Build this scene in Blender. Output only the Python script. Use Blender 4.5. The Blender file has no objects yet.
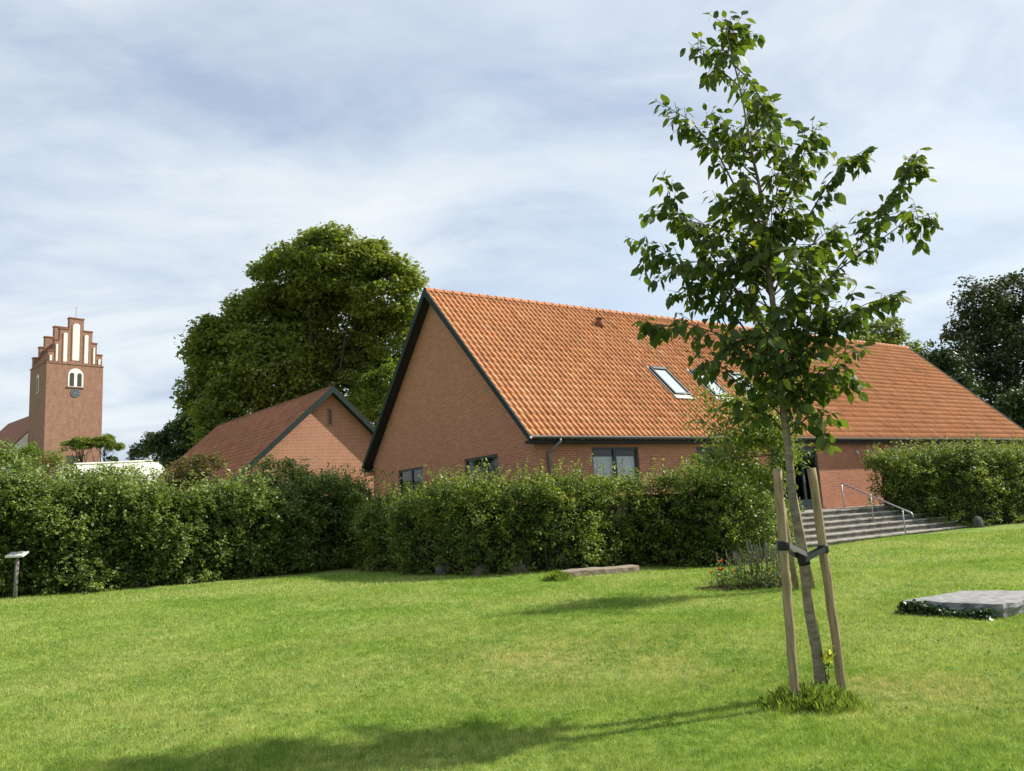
import bpy, math, random
import numpy as np
from mathutils import Vector, Matrix
random.seed(7)
rng = np.random.default_rng(11)
sc = bpy.context.scene
COL = sc.collection

# ------------------------------------------------------------------ camera
EYE = 1.65
FPX = 800.0
PITCH, ROLL = 0.157, -0.0583
CX, CY = 512.0, 385.5
def _rot(p, ro):
    fw = np.array([0, math.cos(p), math.sin(p)]); rt = np.array([1.0, 0, 0]); up = np.cross(rt, fw)
    c, s = math.cos(ro), math.sin(ro)
    return c * rt + s * up, -s * rt + c * up, fw
RT, UP, FW = _rot(PITCH, ROLL)
cam_d = bpy.data.cameras.new('camera')
cam = bpy.data.objects.new('camera', cam_d); COL.objects.link(cam)
cam_d.sensor_fit = 'HORIZONTAL'; cam_d.sensor_width = 36.0; cam_d.lens = 36.0 * FPX / 1024.0
cam_d.clip_start = 0.1; cam_d.clip_end = 3000
cam.matrix_world = Matrix(((RT[0], UP[0], -FW[0], 0), (RT[1], UP[1], -FW[1], 0), (RT[2], UP[2], -FW[2], EYE), (0, 0, 0, 1)))
sc.camera = cam
CAMP = np.array([0, 0, EYE])
def ray(px, py):
    return (RT * (px - CX) - UP * (py - CY) + FW * FPX) / FPX
def atY(px, py, Y):
    d = ray(px, py); return d * (Y / d[1]) + CAMP
def atZ(px, py, z):
    d = ray(px, py); return d * ((z - EYE) / d[2]) + CAMP

# ------------------------------------------------------------------ light
SUN_AZ, SUN_EL = math.radians(73.7), math.radians(41)     # azimuth clockwise from +Y
S = Vector((math.sin(SUN_AZ) * math.cos(SUN_EL), math.cos(SUN_AZ) * math.cos(SUN_EL), math.sin(SUN_EL)))
sun_d = bpy.data.lights.new('sun', 'SUN'); sun_d.energy = 4.7; sun_d.angle = math.radians(1.0); sun_d.color = (1.0, 0.93, 0.82)
sun = bpy.data.objects.new('sun', sun_d); COL.objects.link(sun)
sun.rotation_euler = S.to_track_quat('Z', 'Y').to_euler(); sun.location = (30, 10, 40)
world = bpy.data.worlds.new('World'); sc.world = world; world.use_nodes = True
def build_world():
    nt = world.node_tree; N = nt.nodes; L = nt.links; N.clear()
    out = N.new('ShaderNodeOutputWorld'); bg = N.new('ShaderNodeBackground'); bg.inputs[1].default_value = 0.1
    sky = N.new('ShaderNodeTexSky'); sky.sky_type = 'NISHITA'; sky.sun_disc = False
    sky.sun_elevation = SUN_EL; sky.sun_rotation = SUN_AZ; sky.air_density = 1.0; sky.dust_density = 1.5
    tc = N.new('ShaderNodeTexCoord'); sp = N.new('ShaderNodeSeparateXYZ'); L.new(tc.outputs['Generated'], sp.inputs[0])
    def math_(op, a, b=None, clamp=False):
        n = N.new('ShaderNodeMath'); n.operation = op; n.use_clamp = clamp
        for i, v in enumerate((a, b)):
            if v is None: continue
            if isinstance(v, (int, float)): n.inputs[i].default_value = v
            else: L.new(v, n.inputs[i])
        return n.outputs[0]
    zz = math_('ADD', math_('MAXIMUM', sp.outputs[2], 0.0), 0.22)
    cb = N.new('ShaderNodeCombineXYZ'); L.new(math_('DIVIDE', sp.outputs[0], zz), cb.inputs[0]); L.new(math_('DIVIDE', sp.outputs[1], zz), cb.inputs[1])
    def noise(scale, det, rough, dist, rot, sx, off):
        mp = N.new('ShaderNodeMapping'); mp.inputs['Rotation'].default_value = (0, 0, rot); mp.inputs['Scale'].default_value = (sx, 1, 1); mp.inputs['Location'].default_value = off
        L.new(cb.outputs[0], mp.inputs[0])
        n = N.new('ShaderNodeTexNoise'); n.inputs['Scale'].default_value = scale; n.inputs['Detail'].default_value = det
        n.inputs['Roughness'].default_value = rough; n.inputs['Distortion'].default_value = dist
        L.new(mp.outputs[0], n.inputs['Vector']); return n.outputs[0]
    n1 = noise(0.9, 7, 0.52, 0.25, 0.25, 0.75, (3.1, 1.7, 0))
    n2 = noise(2.3, 8, 0.6, 0.45, 0.35, 0.62, (7.4, 5.2, 0))
    def ramp(fac, stops):
        r = N.new('ShaderNodeValToRGB'); L.new(fac, r.inputs[0]); e = r.color_ramp.elements
        while len(e) < len(stops): e.new(0.5)
        for i, (p, c) in enumerate(stops):
            e[i].position = p; e[i].color = (c, c, c, 1) if isinstance(c, (int, float)) else (*c, 1)
        return r.outputs[0]
    cov = ramp(n1, [(0.30, 0.42), (0.47, 0.88), (0.6, 1.0)])
    cc = ramp(n2, [(0.32, (3.1, 3.65, 4.6)), (0.44, (4.0, 4.5, 5.15)), (0.54, (4.65, 5.1, 5.5)), (0.7, (5.3, 5.6, 5.8))])
    mx = N.new('ShaderNodeMix'); mx.data_type = 'RGBA'
    L.new(cov, mx.inputs[0]); L.new(sky.outputs[0], mx.inputs[6]); L.new(cc, mx.inputs[7])
    L.new(mx.outputs[2], bg.inputs[0]); L.new(bg.outputs[0], out.inputs[0])
build_world()
sc.view_settings.view_transform = 'Standard'; sc.view_settings.look = 'None'; sc.view_settings.gamma = 1.0
sc.view_settings.use_curve_mapping = False
sc.view_settings.exposure = 0.80
sc.cycles.max_bounces = 6; sc.cycles.transparent_max_bounces = 12

# ------------------------------------------------------------------ helpers
def sm(t): t = np.clip(t, 0, 1); return t * t * (3 - 2 * t)
def gz(x, y):
    x = np.asarray(x, float); y = np.asarray(y, float)
    g = sm((y - 7) / 11) * (0.28 - 0.14 * sm(x / 5.0))
    g = g + 0.012 * np.clip(y - 18, 0, 14) * sm((x - 5) / 4)
    g = g + 0.02 * (np.sin(x * 0.9 + 1) * np.sin(y * 0.7) + 0.6 * np.sin(x * 0.43 - y * 0.51))* sm((np.hypot(x, y) - 2) / 6)
    hill = sm((y - 82) / 28) * sm((-x - 8) / 30)
    g = g + 10.3 * hill
    return g
def G(x, y): return float(gz(x, y))
def onG(px, py):
    z = 0.0
    for _ in range(30):
        p = atZ(px, py, z); z = 0.5 * z + 0.5 * G(p[0], p[1])
    return atZ(px, py, z)

def tag(o, label=None, cat=None, group=None, kind=None):
    if label: o['label'] = label
    if cat: o['category'] = cat
    if group: o['group'] = group
    if kind: o['kind'] = kind
    return o
def empty(name, loc=(0, 0, 0), rz=0.0):
    o = bpy.data.objects.new(name, None); COL.objects.link(o)
    o.location = loc; o.rotation_euler = (0, 0, rz); o.empty_display_size = 0.2
    return o
def link(name, me, mat, parent=None, smooth=False):
    o = bpy.data.objects.new(name, me); COL.objects.link(o)
    if mat is not None: me.materials.append(mat)
    if parent is not None: o.parent = parent
    if smooth:
        me.polygons.foreach_set('use_smooth', np.ones(len(me.polygons), bool))
    return o
def mesh_np(name, V, F, mat, parent=None, rnd=None, smooth=False):
    """V (n,3), F (m,k) with constant k"""
    V = np.asarray(V, np.float32); F = np.asarray(F, np.int32); m, k = F.shape
    me = bpy.data.meshes.new(name)
    me.vertices.add(len(V)); me.vertices.foreach_set('co', V.ravel())
    me.loops.add(m * k); me.loops.foreach_set('vertex_index', F.ravel())
    me.polygons.add(m); me.polygons.foreach_set('loop_start', np.arange(0, m * k, k, dtype=np.int32))
    me.update(calc_edges=True)
    if rnd is not None:
        a = me.attributes.new('rnd', 'FLOAT', 'POINT'); a.data.foreach_set('value', np.asarray(rnd, np.float32))
    return link(name, me, mat, parent, smooth)

class MB:
    def __init__(s): s.v = []; s.f = []
    def add(s, vs, fs):
        b = len(s.v); s.v += [tuple(map(float, q)) for q in vs]; s.f += [tuple(b + i for i in f) for f in fs]; return s
    def box(s, x0, x1, y0, y1, z0, z1):
        return s.add([(x0, y0, z0), (x1, y0, z0), (x1, y1, z0), (x0, y1, z0), (x0, y0, z1), (x1, y0, z1), (x1, y1, z1), (x0, y1, z1)],
                     [(0, 3, 2, 1), (4, 5, 6, 7), (0, 1, 5, 4), (1, 2, 6, 5), (2, 3, 7, 6), (3, 0, 4, 7)])
    def prism(s, poly, d):
        n = len(poly); poly = [Vector(p) for p in poly]; d = Vector(d)
        vs = poly + [p + d for p in poly]
        return s.add(vs, [tuple(range(n))[::-1], tuple(range(n, 2 * n))] + [(i, (i + 1) % n, n + (i + 1) % n, n + i) for i in range(n)])
    def tube(s, path, radii, seg=8, cap=True):
        path = [Vector(p) for p in path]; n = len(path)
        if isinstance(radii, (int, float)): radii = [radii] * n
        vs = []; prev = None
        for i, p in enumerate(path):
            t = (path[min(i + 1, n - 1)] - path[max(i - 1, 0)]).normalized()
            if prev is None:
                a = t.cross(Vector((0.3, 0.9, 0.2)));
                if a.length < 1e-3: a = t.cross(Vector((1, 0, 0)))
                a.normalize()
            else:
                a = (prev - t * prev.dot(t)).normalized()
            prev = a; b = t.cross(a)
            for k in range(seg):
                an = 2 * math.pi * k / seg
                vs.append(p + (a * math.cos(an) + b * math.sin(an)) * radii[i])
        fs = [(i * seg + k, i * seg + (k + 1) % seg, (i + 1) * seg + (k + 1) % seg, (i + 1) * seg + k) for i in range(n - 1) for k in range(seg)]
        if cap: fs += [tuple(range(seg))[::-1], tuple((n - 1) * seg + k for k in range(seg))]
        return s.add(vs, fs)
    def build(s, name, mat, parent=None, smooth=False, bevel=0.0):
        me = bpy.data.meshes.new(name); me.from_pydata(s.v, [], s.f); me.update()
        o = link(name, me, mat, parent, smooth)
        if bevel:
            b = o.modifiers.new('bevel', 'BEVEL'); b.width = bevel; b.segments = 2; b.limit_method = 'ANGLE'
        return o

# ------------------------------------------------------------------ materials
class NT:
    def __init__(s, name):
        s.m = bpy.data.materials.new(name); s.m.use_nodes = True
        s.t = s.m.node_tree; s.N = s.t.nodes; s.L = s.t.links
        s.b = s.N['Principled BSDF']; s.out = s.N['Material Output']
    def n(s, t, **kw):
        x = s.N.new(t)
        for k, v in kw.items(): setattr(x, k, v)
        return x
    def set(s, sock, v):
        if hasattr(v, 'is_output') or isinstance(v, bpy.types.NodeSocket): s.L.new(v, sock)
        else: sock.default_value = v
    def coord(s, w='Object'):
        return s.n('ShaderNodeTexCoord').outputs[w]
    def noise(s, vec, scale, det=4, rough=0.55, dist=0.0):
        n = s.n('ShaderNodeTexNoise'); s.L.new(vec, n.inputs['Vector'])
        n.inputs['Scale'].default_value = scale; n.inputs['Detail'].default_value = det
        n.inputs['Roughness'].default_value = rough; n.inputs['Distortion'].default_value = dist
        return n.outputs[0]
    def mapping(s, vec, scale=(1, 1, 1), rot=(0, 0, 0), loc=(0, 0, 0)):
        m = s.n('ShaderNodeMapping'); s.L.new(vec, m.inputs[0]); m.inputs['Scale'].default_value = scale
        m.inputs['Rotation'].default_value = rot; m.inputs['Location'].default_value = loc; return m.outputs[0]
    def ramp(s, fac, stops, interp='LINEAR'):
        r = s.n('ShaderNodeValToRGB'); s.L.new(fac, r.inputs[0]); e = r.color_ramp.elements; r.color_ramp.interpolation = interp
        while len(e) < len(stops): e.new(0.5)
        for i, (p, c) in enumerate(stops):
            e[i].position = p; e[i].color = (c, c, c, 1) if isinstance(c, (int, float)) else (*c, 1)
        return r.outputs[0]
    def mix(s, fac, a, b, mode='MIX'):
        m = s.n('ShaderNodeMix', data_type='RGBA', blend_type=mode)
        s.set(m.inputs[0], fac); s.set(m.inputs[6], a if not isinstance(a, tuple) else (*a, 1)[:4]); s.set(m.inputs[7], b if not isinstance(b, tuple) else (*b, 1)[:4])
        return m.outputs[2]
    def math(s, op, a, b=0.0, clamp=False):
        m = s.n('ShaderNodeMath', operation=op, use_clamp=clamp); s.set(m.inputs[0], a); s.set(m.inputs[1], b); return m.outputs[0]
    def attr(s, name='rnd'):
        return s.n('ShaderNodeAttribute', attribute_name=name).outputs['Fac']
    def bump(s, h, strength=0.3, dist=0.02):
        b = s.n('ShaderNodeBump'); s.L.new(h, b.inputs['Height']); b.inputs['Strength'].default_value = strength; b.inputs['Distance'].default_value = dist
        s.L.new(b.outputs[0], s.b.inputs['Normal']); return b
    def base(s, c, rough=0.7, spec=0.3, metal=0.0):
        s.set(s.b.inputs['Base Color'], c if not isinstance(c, tuple) else (*c, 1)[:4])
        s.set(s.b.inputs['Roughness'], rough); s.b.inputs['Specular IOR Level'].default_value = spec; s.b.inputs['Metallic'].default_value = metal

def leaf_mat(name, stops, trans=0.35, rough=0.5, spec=0.35, tcol=(1.25, 1.35, 0.55)):
    t = NT(name); a = t.attr(); v = t.coord()
    c = t.ramp(a, stops)
    nz = t.noise(v, 0.9, 3)
    c = t.mix(t.ramp(nz, [(0.35, 0.0), (0.7, 0.45)]), c, t.mix(1.0, c, (1.25, 1.12, 0.8), 'MULTIPLY'))
    t.base(c, rough, spec)
    tr = t.n('ShaderNodeBsdfTranslucent'); t.L.new(t.mix(1.0, c, tcol, 'MULTIPLY'), tr.inputs[0])
    ms = t.n('ShaderNodeMixShader'); ms.inputs[0].default_value = trans
    t.L.new(t.b.outputs[0], ms.inputs[1]); t.L.new(tr.outputs[0], ms.inputs[2]); t.L.new(ms.outputs[0], t.out.inputs[0])
    return t.m
def plain(name, c1, c2=None, rough=0.6, spec=0.3, metal=0.0, scale=6, bump=0.0, stretch=(1, 1, 1)):
    t = NT(name); v = t.mapping(t.coord(), stretch)
    n = t.noise(v, scale, 5)
    c = t.mix(t.ramp(n, [(0.35, 0.0), (0.68, 1.0)]), c1, c2 or tuple(x * 0.75 for x in c1))
    t.base(c, rough, spec, metal)
    if bump: t.bump(t.noise(v, scale * 5, 5), bump, 0.01)
    return t.m
def brick_mat(name, ca, cb, cm, weather=(0.75, 0.72, 0.7), bw=0.24, rh=0.0667, ms=0.011, stain=0.35):
    t = NT(name); v = t.coord(); sp = t.n('ShaderNodeSeparateXYZ'); t.L.new(v, sp.inputs[0])
    cbn = t.n('ShaderNodeCombineXYZ'); t.L.new(t.math('ADD', sp.outputs[0], sp.outputs[1]), cbn.inputs[0]); t.L.new(sp.outputs[2], cbn.inputs[1])
    br = t.n('ShaderNodeTexBrick'); t.L.new(cbn.outputs[0], br.inputs['Vector'])
    br.inputs['Scale'].default_value = 1.0; br.inputs['Brick Width'].default_value = bw; br.inputs['Row Height'].default_value = rh
    br.inputs['Mortar Size'].default_value = ms; br.inputs['Mortar Smooth'].default_value = 0.2; br.inputs['Bias'].default_value = 0.0
    br.inputs['Color1'].default_value = (*ca, 1); br.inputs['Color2'].default_value = (*cb, 1); br.inputs['Mortar'].default_value = (*cm, 1)
    n1 = t.noise(t.mapping(v, (1, 1, 0.45)), 1.9, 8, 0.72); n2 = t.noise(v, 9, 4)
    c = t.mix(t.ramp(n1, [(0.4, 0.0), (0.7, stain)]), br.outputs[0], t.mix(1.0, br.outputs[0], weather, 'MULTIPLY'))
    c = t.mix(t.ramp(n2, [(0.3, 0.25), (0.7, 0.0)]), c, t.mix(1.0, c, (0.72, 0.7, 0.7), 'MULTIPLY'))
    t.base(c, 0.85, 0.2)
    t.bump(t.math('SUBTRACT', t.math('MULTIPLY', n2, 0.3), br.outputs['Fac']), 0.35, 0.01)
    return t.m
def tile_mat(name, stops, lichen, amt=0.35):
    t = NT(name); v = t.coord(); c = t.ramp(t.attr(), stops)
    n = t.noise(v, 1.1, 7, 0.65); n2 = t.noise(v, 14, 4, 0.6)
    f = t.math('MULTIPLY', t.ramp(n, [(0.42, 0.0), (0.66, 1.0)]), t.ramp(n2, [(0.4, 0.2), (0.62, 1.0)]))
    c = t.mix(t.math('MULTIPLY', f, amt), c, lichen)
    st = t.noise(t.mapping(v, (2.2, 0.22, 0.22)), 1.6, 6, 0.65); c = t.mix(t.ramp(st, [(0.5, 0.0), (0.72, 0.5)]), c, t.mix(1.0, c, (0.55, 0.52, 0.5), 'MULTIPLY'))
    sp_ = t.noise(v, 5.5, 6, 0.7); c = t.mix(t.ramp(sp_, [(0.6, 0.0), (0.68, 0.7)]), c, t.mix(1.0, c, (0.45, 0.45, 0.42), 'MULTIPLY'))
    t.base(c, 0.75, 0.25); t.bump(n2, 0.2, 0.006)
    return t.m

M = {}
M['brick'] = brick_mat('brick_red', (0.5, 0.178, 0.086), (0.37, 0.125, 0.062), (0.42, 0.275, 0.2), ms=0.012)
M['brick_light'] = brick_mat('brick_pale_joint', (0.42, 0.145, 0.07), (0.3, 0.098, 0.05), (0.46, 0.32, 0.23), ms=0.016)
M['brick_church'] = brick_mat('brick_church', (0.33, 0.16, 0.105), (0.24, 0.112, 0.076), (0.36, 0.27, 0.21), weather=(0.6, 0.58, 0.58), bw=0.28, rh=0.09, stain=0.8)
M['tile'] = tile_mat('clay_tile_orange', [(0.0, (0.43, 0.16, 0.062)), (0.3, (0.53, 0.208, 0.08)), (0.75, (0.58, 0.245, 0.1)), (1.0, (0.63, 0.3, 0.14))], (0.27, 0.17, 0.1), 0.45)
M['tile_old'] = tile_mat('clay_tile_brown', [(0.0, (0.21, 0.08, 0.044)), (0.5, (0.31, 0.118, 0.058)), (1.0, (0.4, 0.16, 0.08))], (0.18, 0.14, 0.1), 0.5)
M['tile_far'] = plain('far_red_tile', (0.27, 0.115, 0.07), (0.19, 0.085, 0.055), 0.85, 0.2, 0, 2.5)
M['green_paint'] = plain('dark_green_paint', (0.014, 0.026, 0.026), (0.02, 0.034, 0.033), 0.7, 0.15)
M['soffit'] = plain('dark_soffit', (0.022, 0.02, 0.02), (0.03, 0.027, 0.026), 0.7)
M['zinc'] = plain('zinc', (0.22, 0.22, 0.22), (0.16, 0.16, 0.165), 0.45, 0.5, 0.6)
M['galv'] = plain('galvanised_steel', (0.42, 0.43, 0.44), (0.33, 0.34, 0.35), 0.4, 0.5, 0.7, 20)
M['frame'] = plain('window_frame_paint', (0.025, 0.04, 0.045), (0.03, 0.045, 0.05), 0.4, 0.4)
M['white'] = plain('white_lime', (0.78, 0.76, 0.72), (0.62, 0.6, 0.56), 0.85, 0.2, 0, 2)
M['blind'] = plain('white_panel', (0.75, 0.78, 0.8), (0.7, 0.73, 0.76), 0.8)
M['louvre'] = plain('dark_louvre', (0.035, 0.035, 0.035), (0.06, 0.055, 0.05), 0.7)
M['clock'] = plain('clock_blue_grey', (0.06, 0.075, 0.1), (0.08, 0.1, 0.13), 0.5)
M['gilt'] = plain('clock_pale_hands', (0.45, 0.43, 0.38), (0.4, 0.38, 0.32), 0.5)
M['concrete'] = plain('weathered_concrete', (0.36, 0.34, 0.3), (0.16, 0.15, 0.13), 0.9, 0.2, 0, 3, 0.5)
M['riser'] = plain('step_stone', (0.2, 0.185, 0.165), (0.085, 0.082, 0.07), 0.9, 0.2, 0, 3, 0.5)
M['granite'] = plain('granite', (0.26, 0.26, 0.265), (0.15, 0.15, 0.15), 0.8, 0.3, 0, 8, 0.5)
M['boulder'] = plain('fieldstone', (0.16, 0.145, 0.125), (0.085, 0.08, 0.07), 0.9, 0.2, 0, 5, 0.6)
M['stake'] = plain('stake_wood', (0.36, 0.28, 0.165), (0.19, 0.15, 0.095), 0.85, 0.15, 0, 7, 0.6, (5, 5, 0.5))
M['oldwood'] = plain('weathered_wood', (0.28, 0.23, 0.175), (0.15, 0.125, 0.095), 0.85, 0.2, 0, 5, 0.5, (1, 6, 6))
M['bark'] = plain('young_bark', (0.27, 0.225, 0.17), (0.13, 0.11, 0.085), 0.85, 0.2, 0, 9, 0.6, (1, 1, 3))
M['bark_dark'] = plain('dark_bark', (0.075, 0.06, 0.045), (0.04, 0.033, 0.025), 0.9, 0.2, 0, 6, 0.5, (3, 3, 0.6))
M['twig'] = plain('twig_brown', (0.07, 0.055, 0.04), (0.045, 0.035, 0.028), 0.8)
M['rubber'] = plain('black_rubber', (0.012, 0.012, 0.013), (0.018, 0.018, 0.02), 0.6)
M['strap_grey'] = plain('grey_webbing', (0.12, 0.12, 0.125), (0.09, 0.09, 0.095), 0.7)
M['post'] = plain('grey_post', (0.2, 0.19, 0.175), (0.15, 0.14, 0.13), 0.7)
M['soil'] = plain('dark_soil', (0.06, 0.042, 0.028), (0.035, 0.025, 0.018), 0.95, 0.1, 0, 6, 0.6)
M['core'] = plain('shade_core', (0.03, 0.034, 0.014), (0.014, 0.016, 0.008), 0.95, 0.1, 0, 5, 0.5)  # inner shade of the hedges, put into the colour of their cores
M['poppy'] = plain('poppy_red', (0.8, 0.12, 0.03), (0.68, 0.07, 0.02), 0.6)
M['spike'] = plain('dry_flower_spike', (0.22, 0.2, 0.17), (0.16, 0.15, 0.13), 0.8)
M['lamp'] = plain('pale_lamp', (0.55, 0.52, 0.47), (0.48, 0.46, 0.42), 0.5)
def glass():
    t = NT('window_glass'); lw = t.n('ShaderNodeLayerWeight'); lw.inputs[0].default_value = 0.5
    fr = t.n('ShaderNodeMath', operation='POWER'); t.L.new(lw.outputs['Facing'], fr.inputs[0]); fr.inputs[1].default_value = 4.0
    tr = t.n('ShaderNodeBsdfTransparent'); tr.inputs[0].default_value = (0.88, 0.9, 0.9, 1)
    gl = t.n('ShaderNodeBsdfGlossy'); gl.inputs['Roughness'].default_value = 0.02
    ms = t.n('ShaderNodeMixShader'); t.L.new(t.math('ADD', t.math('MULTIPLY', fr.outputs[0], 0.5), 0.035, True), ms.inputs[0]); t.L.new(tr.outputs[0], ms.inputs[1]); t.L.new(gl.outputs[0], ms.inputs[2])
    t.L.new(ms.outputs[0], t.out.inputs[0]); return t.m
M['glass'] = glass()
# foliage
M['lf_hornbeam'] = leaf_mat('leaf_hornbeam', [(0, (0.039, 0.065, 0.016)), (0.45, (0.098, 0.150, 0.029)), (0.8, (0.195, 0.247, 0.046)), (1, (0.312, 0.338, 0.098))])
M['lf_mixed'] = leaf_mat('leaf_mixed_hedge', [(0, (0.048, 0.085, 0.021)), (0.45, (0.109, 0.169, 0.039)), (0.8, (0.191, 0.260, 0.065)), (1, (0.328, 0.364, 0.169))])
M['lf_lime'] = leaf_mat('leaf_lime_tree', [(0, (0.095, 0.128, 0.028)), (0.5, (0.155, 0.195, 0.042)), (1, (0.225, 0.255, 0.06))], 0.42)
M['lf_dark'] = leaf_mat('leaf_dark_tree', [(0, (0.025, 0.039, 0.018)), (0.5, (0.046, 0.063, 0.025)), (1, (0.098, 0.098, 0.037))], 0.2)
M['lf_conifer'] = leaf_mat('leaf_conifer', [(0, (0.023, 0.049, 0.021)), (0.6, (0.046, 0.081, 0.029)), (1, (0.078, 0.117, 0.036))], 0.15)
M['lf_bronze'] = leaf_mat('leaf_bronze', [(0, (0.08, 0.06, 0.025)), (0.5, (0.11, 0.1, 0.03)), (1, (0.16, 0.17, 0.05))])
M['lf_brown'] = leaf_mat('leaf_brown', [(0, (0.08, 0.045, 0.025)), (0.5, (0.12, 0.075, 0.04)), (1, (0.15, 0.13, 0.05))])
M['lf_bright'] = leaf_mat('leaf_bright', [(0, (0.07, 0.12, 0.02)), (0.5, (0.13, 0.19, 0.03)), (1, (0.2, 0.26, 0.05))])
M['lf_sapling'] = leaf_mat('leaf_sapling', [(0, (0.037, 0.063, 0.025)), (0.55, (0.068, 0.103, 0.034)), (0.9, (0.112, 0.149, 0.043)), (1, (0.211, 0.218, 0.054))], 0.42, 0.55, 0.22, (1.9, 2.0, 0.4))
M['lf_yellow'] = leaf_mat('leaf_yellow', [(0, (0.5, 0.5, 0.03)), (1, (0.6, 0.62, 0.06))])
M['lf_ivy'] = leaf_mat('leaf_ivy', [(0, (0.018, 0.045, 0.012)), (0.6, (0.035, 0.075, 0.016)), (1, (0.09, 0.14, 0.05))], 0.2, 0.35, 0.5)
M['tall_grass'] = leaf_mat('tall_grass', [(0, (0.13, 0.22, 0.032)), (0.6, (0.24, 0.34, 0.06)), (1, (0.4, 0.45, 0.17))], 0.4, 0.7, 0.15, (1.1, 1.2, 0.6))
M['lf_clover'] = leaf_mat('leaf_clover', [(0, (0.09, 0.19, 0.025)), (0.7, (0.14, 0.26, 0.04)), (1, (0.26, 0.36, 0.12))], 0.3, 0.7, 0.15)
M['lf_grey'] = leaf_mat('leaf_grey_green', [(0, (0.09, 0.12, 0.05)), (0.6, (0.15, 0.17, 0.08)), (1, (0.2, 0.19, 0.11))], 0.25)

def grass_color(t, v, a=None):
    big = t.noise(v, 0.34, 5, 0.6, 0.4); mid = t.noise(v, 1.7, 6, 0.65); fine = t.noise(v, 8, 5, 0.7)
    c = t.mix(t.ramp(mid, [(0.32, 0.0), (0.68, 1.0)]), (0.17, 0.285, 0.04), (0.31, 0.405, 0.09))
    c = t.mix(t.ramp(big, [(0.42, 0.0), (0.6, 0.75)]), c, (0.38, 0.425, 0.145))
    # one worn, dry patch of lawn between the young tree and the hedge
    d = t.n('ShaderNodeVectorMath', operation='DISTANCE'); t.L.new(t.mapping(v, (0.36, 0.5, 0)), d.inputs[0]); d.inputs[1].default_value = (0.36 * 0.6, 0.5 * 9.2, 0)
    pt = t.math('MULTIPLY', t.ramp(d.outputs['Value'], [(0.1, 1.0), (1.0, 0.0)]), t.ramp(t.math('ADD', t.math('MULTIPLY', mid, 0.5), t.math('MULTIPLY', fine, 0.5)), [(0.42, 0.0), (0.62, 0.75)]))
    c = t.mix(pt, c, (0.43, 0.37, 0.17))
    d2 = t.n('ShaderNodeVectorMath', operation='DISTANCE'); t.L.new(t.mapping(v, (0.8, 1.1, 0)), d2.inputs[0]); d2.inputs[1].default_value = (0.8 * 3.0, 1.1 * 7.0, 0)
    p2 = t.math('MULTIPLY', t.ramp(d2.outputs['Value'], [(0.25, 1.0), (1.0, 0.0)]), t.ramp(t.math('ADD', t.math('MULTIPLY', mid, 0.5), t.math('MULTIPLY', fine, 0.5)), [(0.4, 0.0), (0.6, 0.8)]))
    c = t.mix(p2, c, (0.45, 0.39, 0.2))
    wv = t.n('ShaderNodeTexWave'); wv.inputs['Scale'].default_value = 0.16; wv.inputs['Distortion'].default_value = 1.2; wv.inputs['Detail'].default_value = 2
    t.L.new(t.mapping(v, (1, 1, 1), (0, 0, 0.65)), wv.inputs['Vector']); c = t.mix(t.ramp(wv.outputs['Fac'], [(0.35, 0.0), (0.65, 0.35)]), c, t.mix(1.0, c, (0.78, 0.84, 0.74), 'MULTIPLY'))
    c = t.mix(t.ramp(fine, [(0.38, 0.8), (0.58, 0.0)]), c, t.mix(1.0, c, (0.5, 0.6, 0.42), 'MULTIPLY'))
    c = t.mix(t.ramp(fine, [(0.56, 0.0), (0.7, 0.55)]), c, (0.36, 0.42, 0.14))
    return c, fine
def lawn_mats():
    t = NT('lawn_ground'); v = t.coord(); c, fine = grass_color(t, v); fn = t.noise(v, 60, 4, 0.7)
    c = t.mix(t.ramp(fn, [(0.35, 0.5), (0.65, 0.0)]), c, t.mix(1.0, c, (0.5, 0.52, 0.45), 'MULTIPLY'))
    c = t.mix(1.0, c, (0.8, 0.82, 0.78), 'MULTIPLY'); t.base(c, 0.9, 0.1); t.bump(t.math('ADD', fn, t.math('MULTIPLY', fine, 1.5)), 0.6, 0.03); M['lawn'] = t.m
    t = NT('grass_blade'); v = t.coord(); c, fine = grass_color(t, v)
    c = t.mix(1.0, c, t.ramp(t.attr(), [(0, (0.7, 0.78, 0.6)), (0.55, (1.05, 1.08, 1.0)), (0.86, (1.35, 1.3, 1.2)), (0.9, (1.9, 1.45, 1.9)), (1, (2.1, 1.6, 2.4))]), 'MULTIPLY')
    t.base(c, 0.6, 0.25)
    tr = t.n('ShaderNodeBsdfTranslucent'); t.L.new(t.mix(1.0, c, (1.2, 1.2, 0.6), 'MULTIPLY'), tr.inputs[0])
    ms = t.n('ShaderNodeMixShader'); ms.inputs[0].default_value = 0.35
    t.L.new(t.b.outputs[0], ms.inputs[1]); t.L.new(tr.outputs[0], ms.inputs[2]); t.L.new(ms.outputs[0], t.out.inputs[0]); M['blade'] = t.m
lawn_mats()

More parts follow.
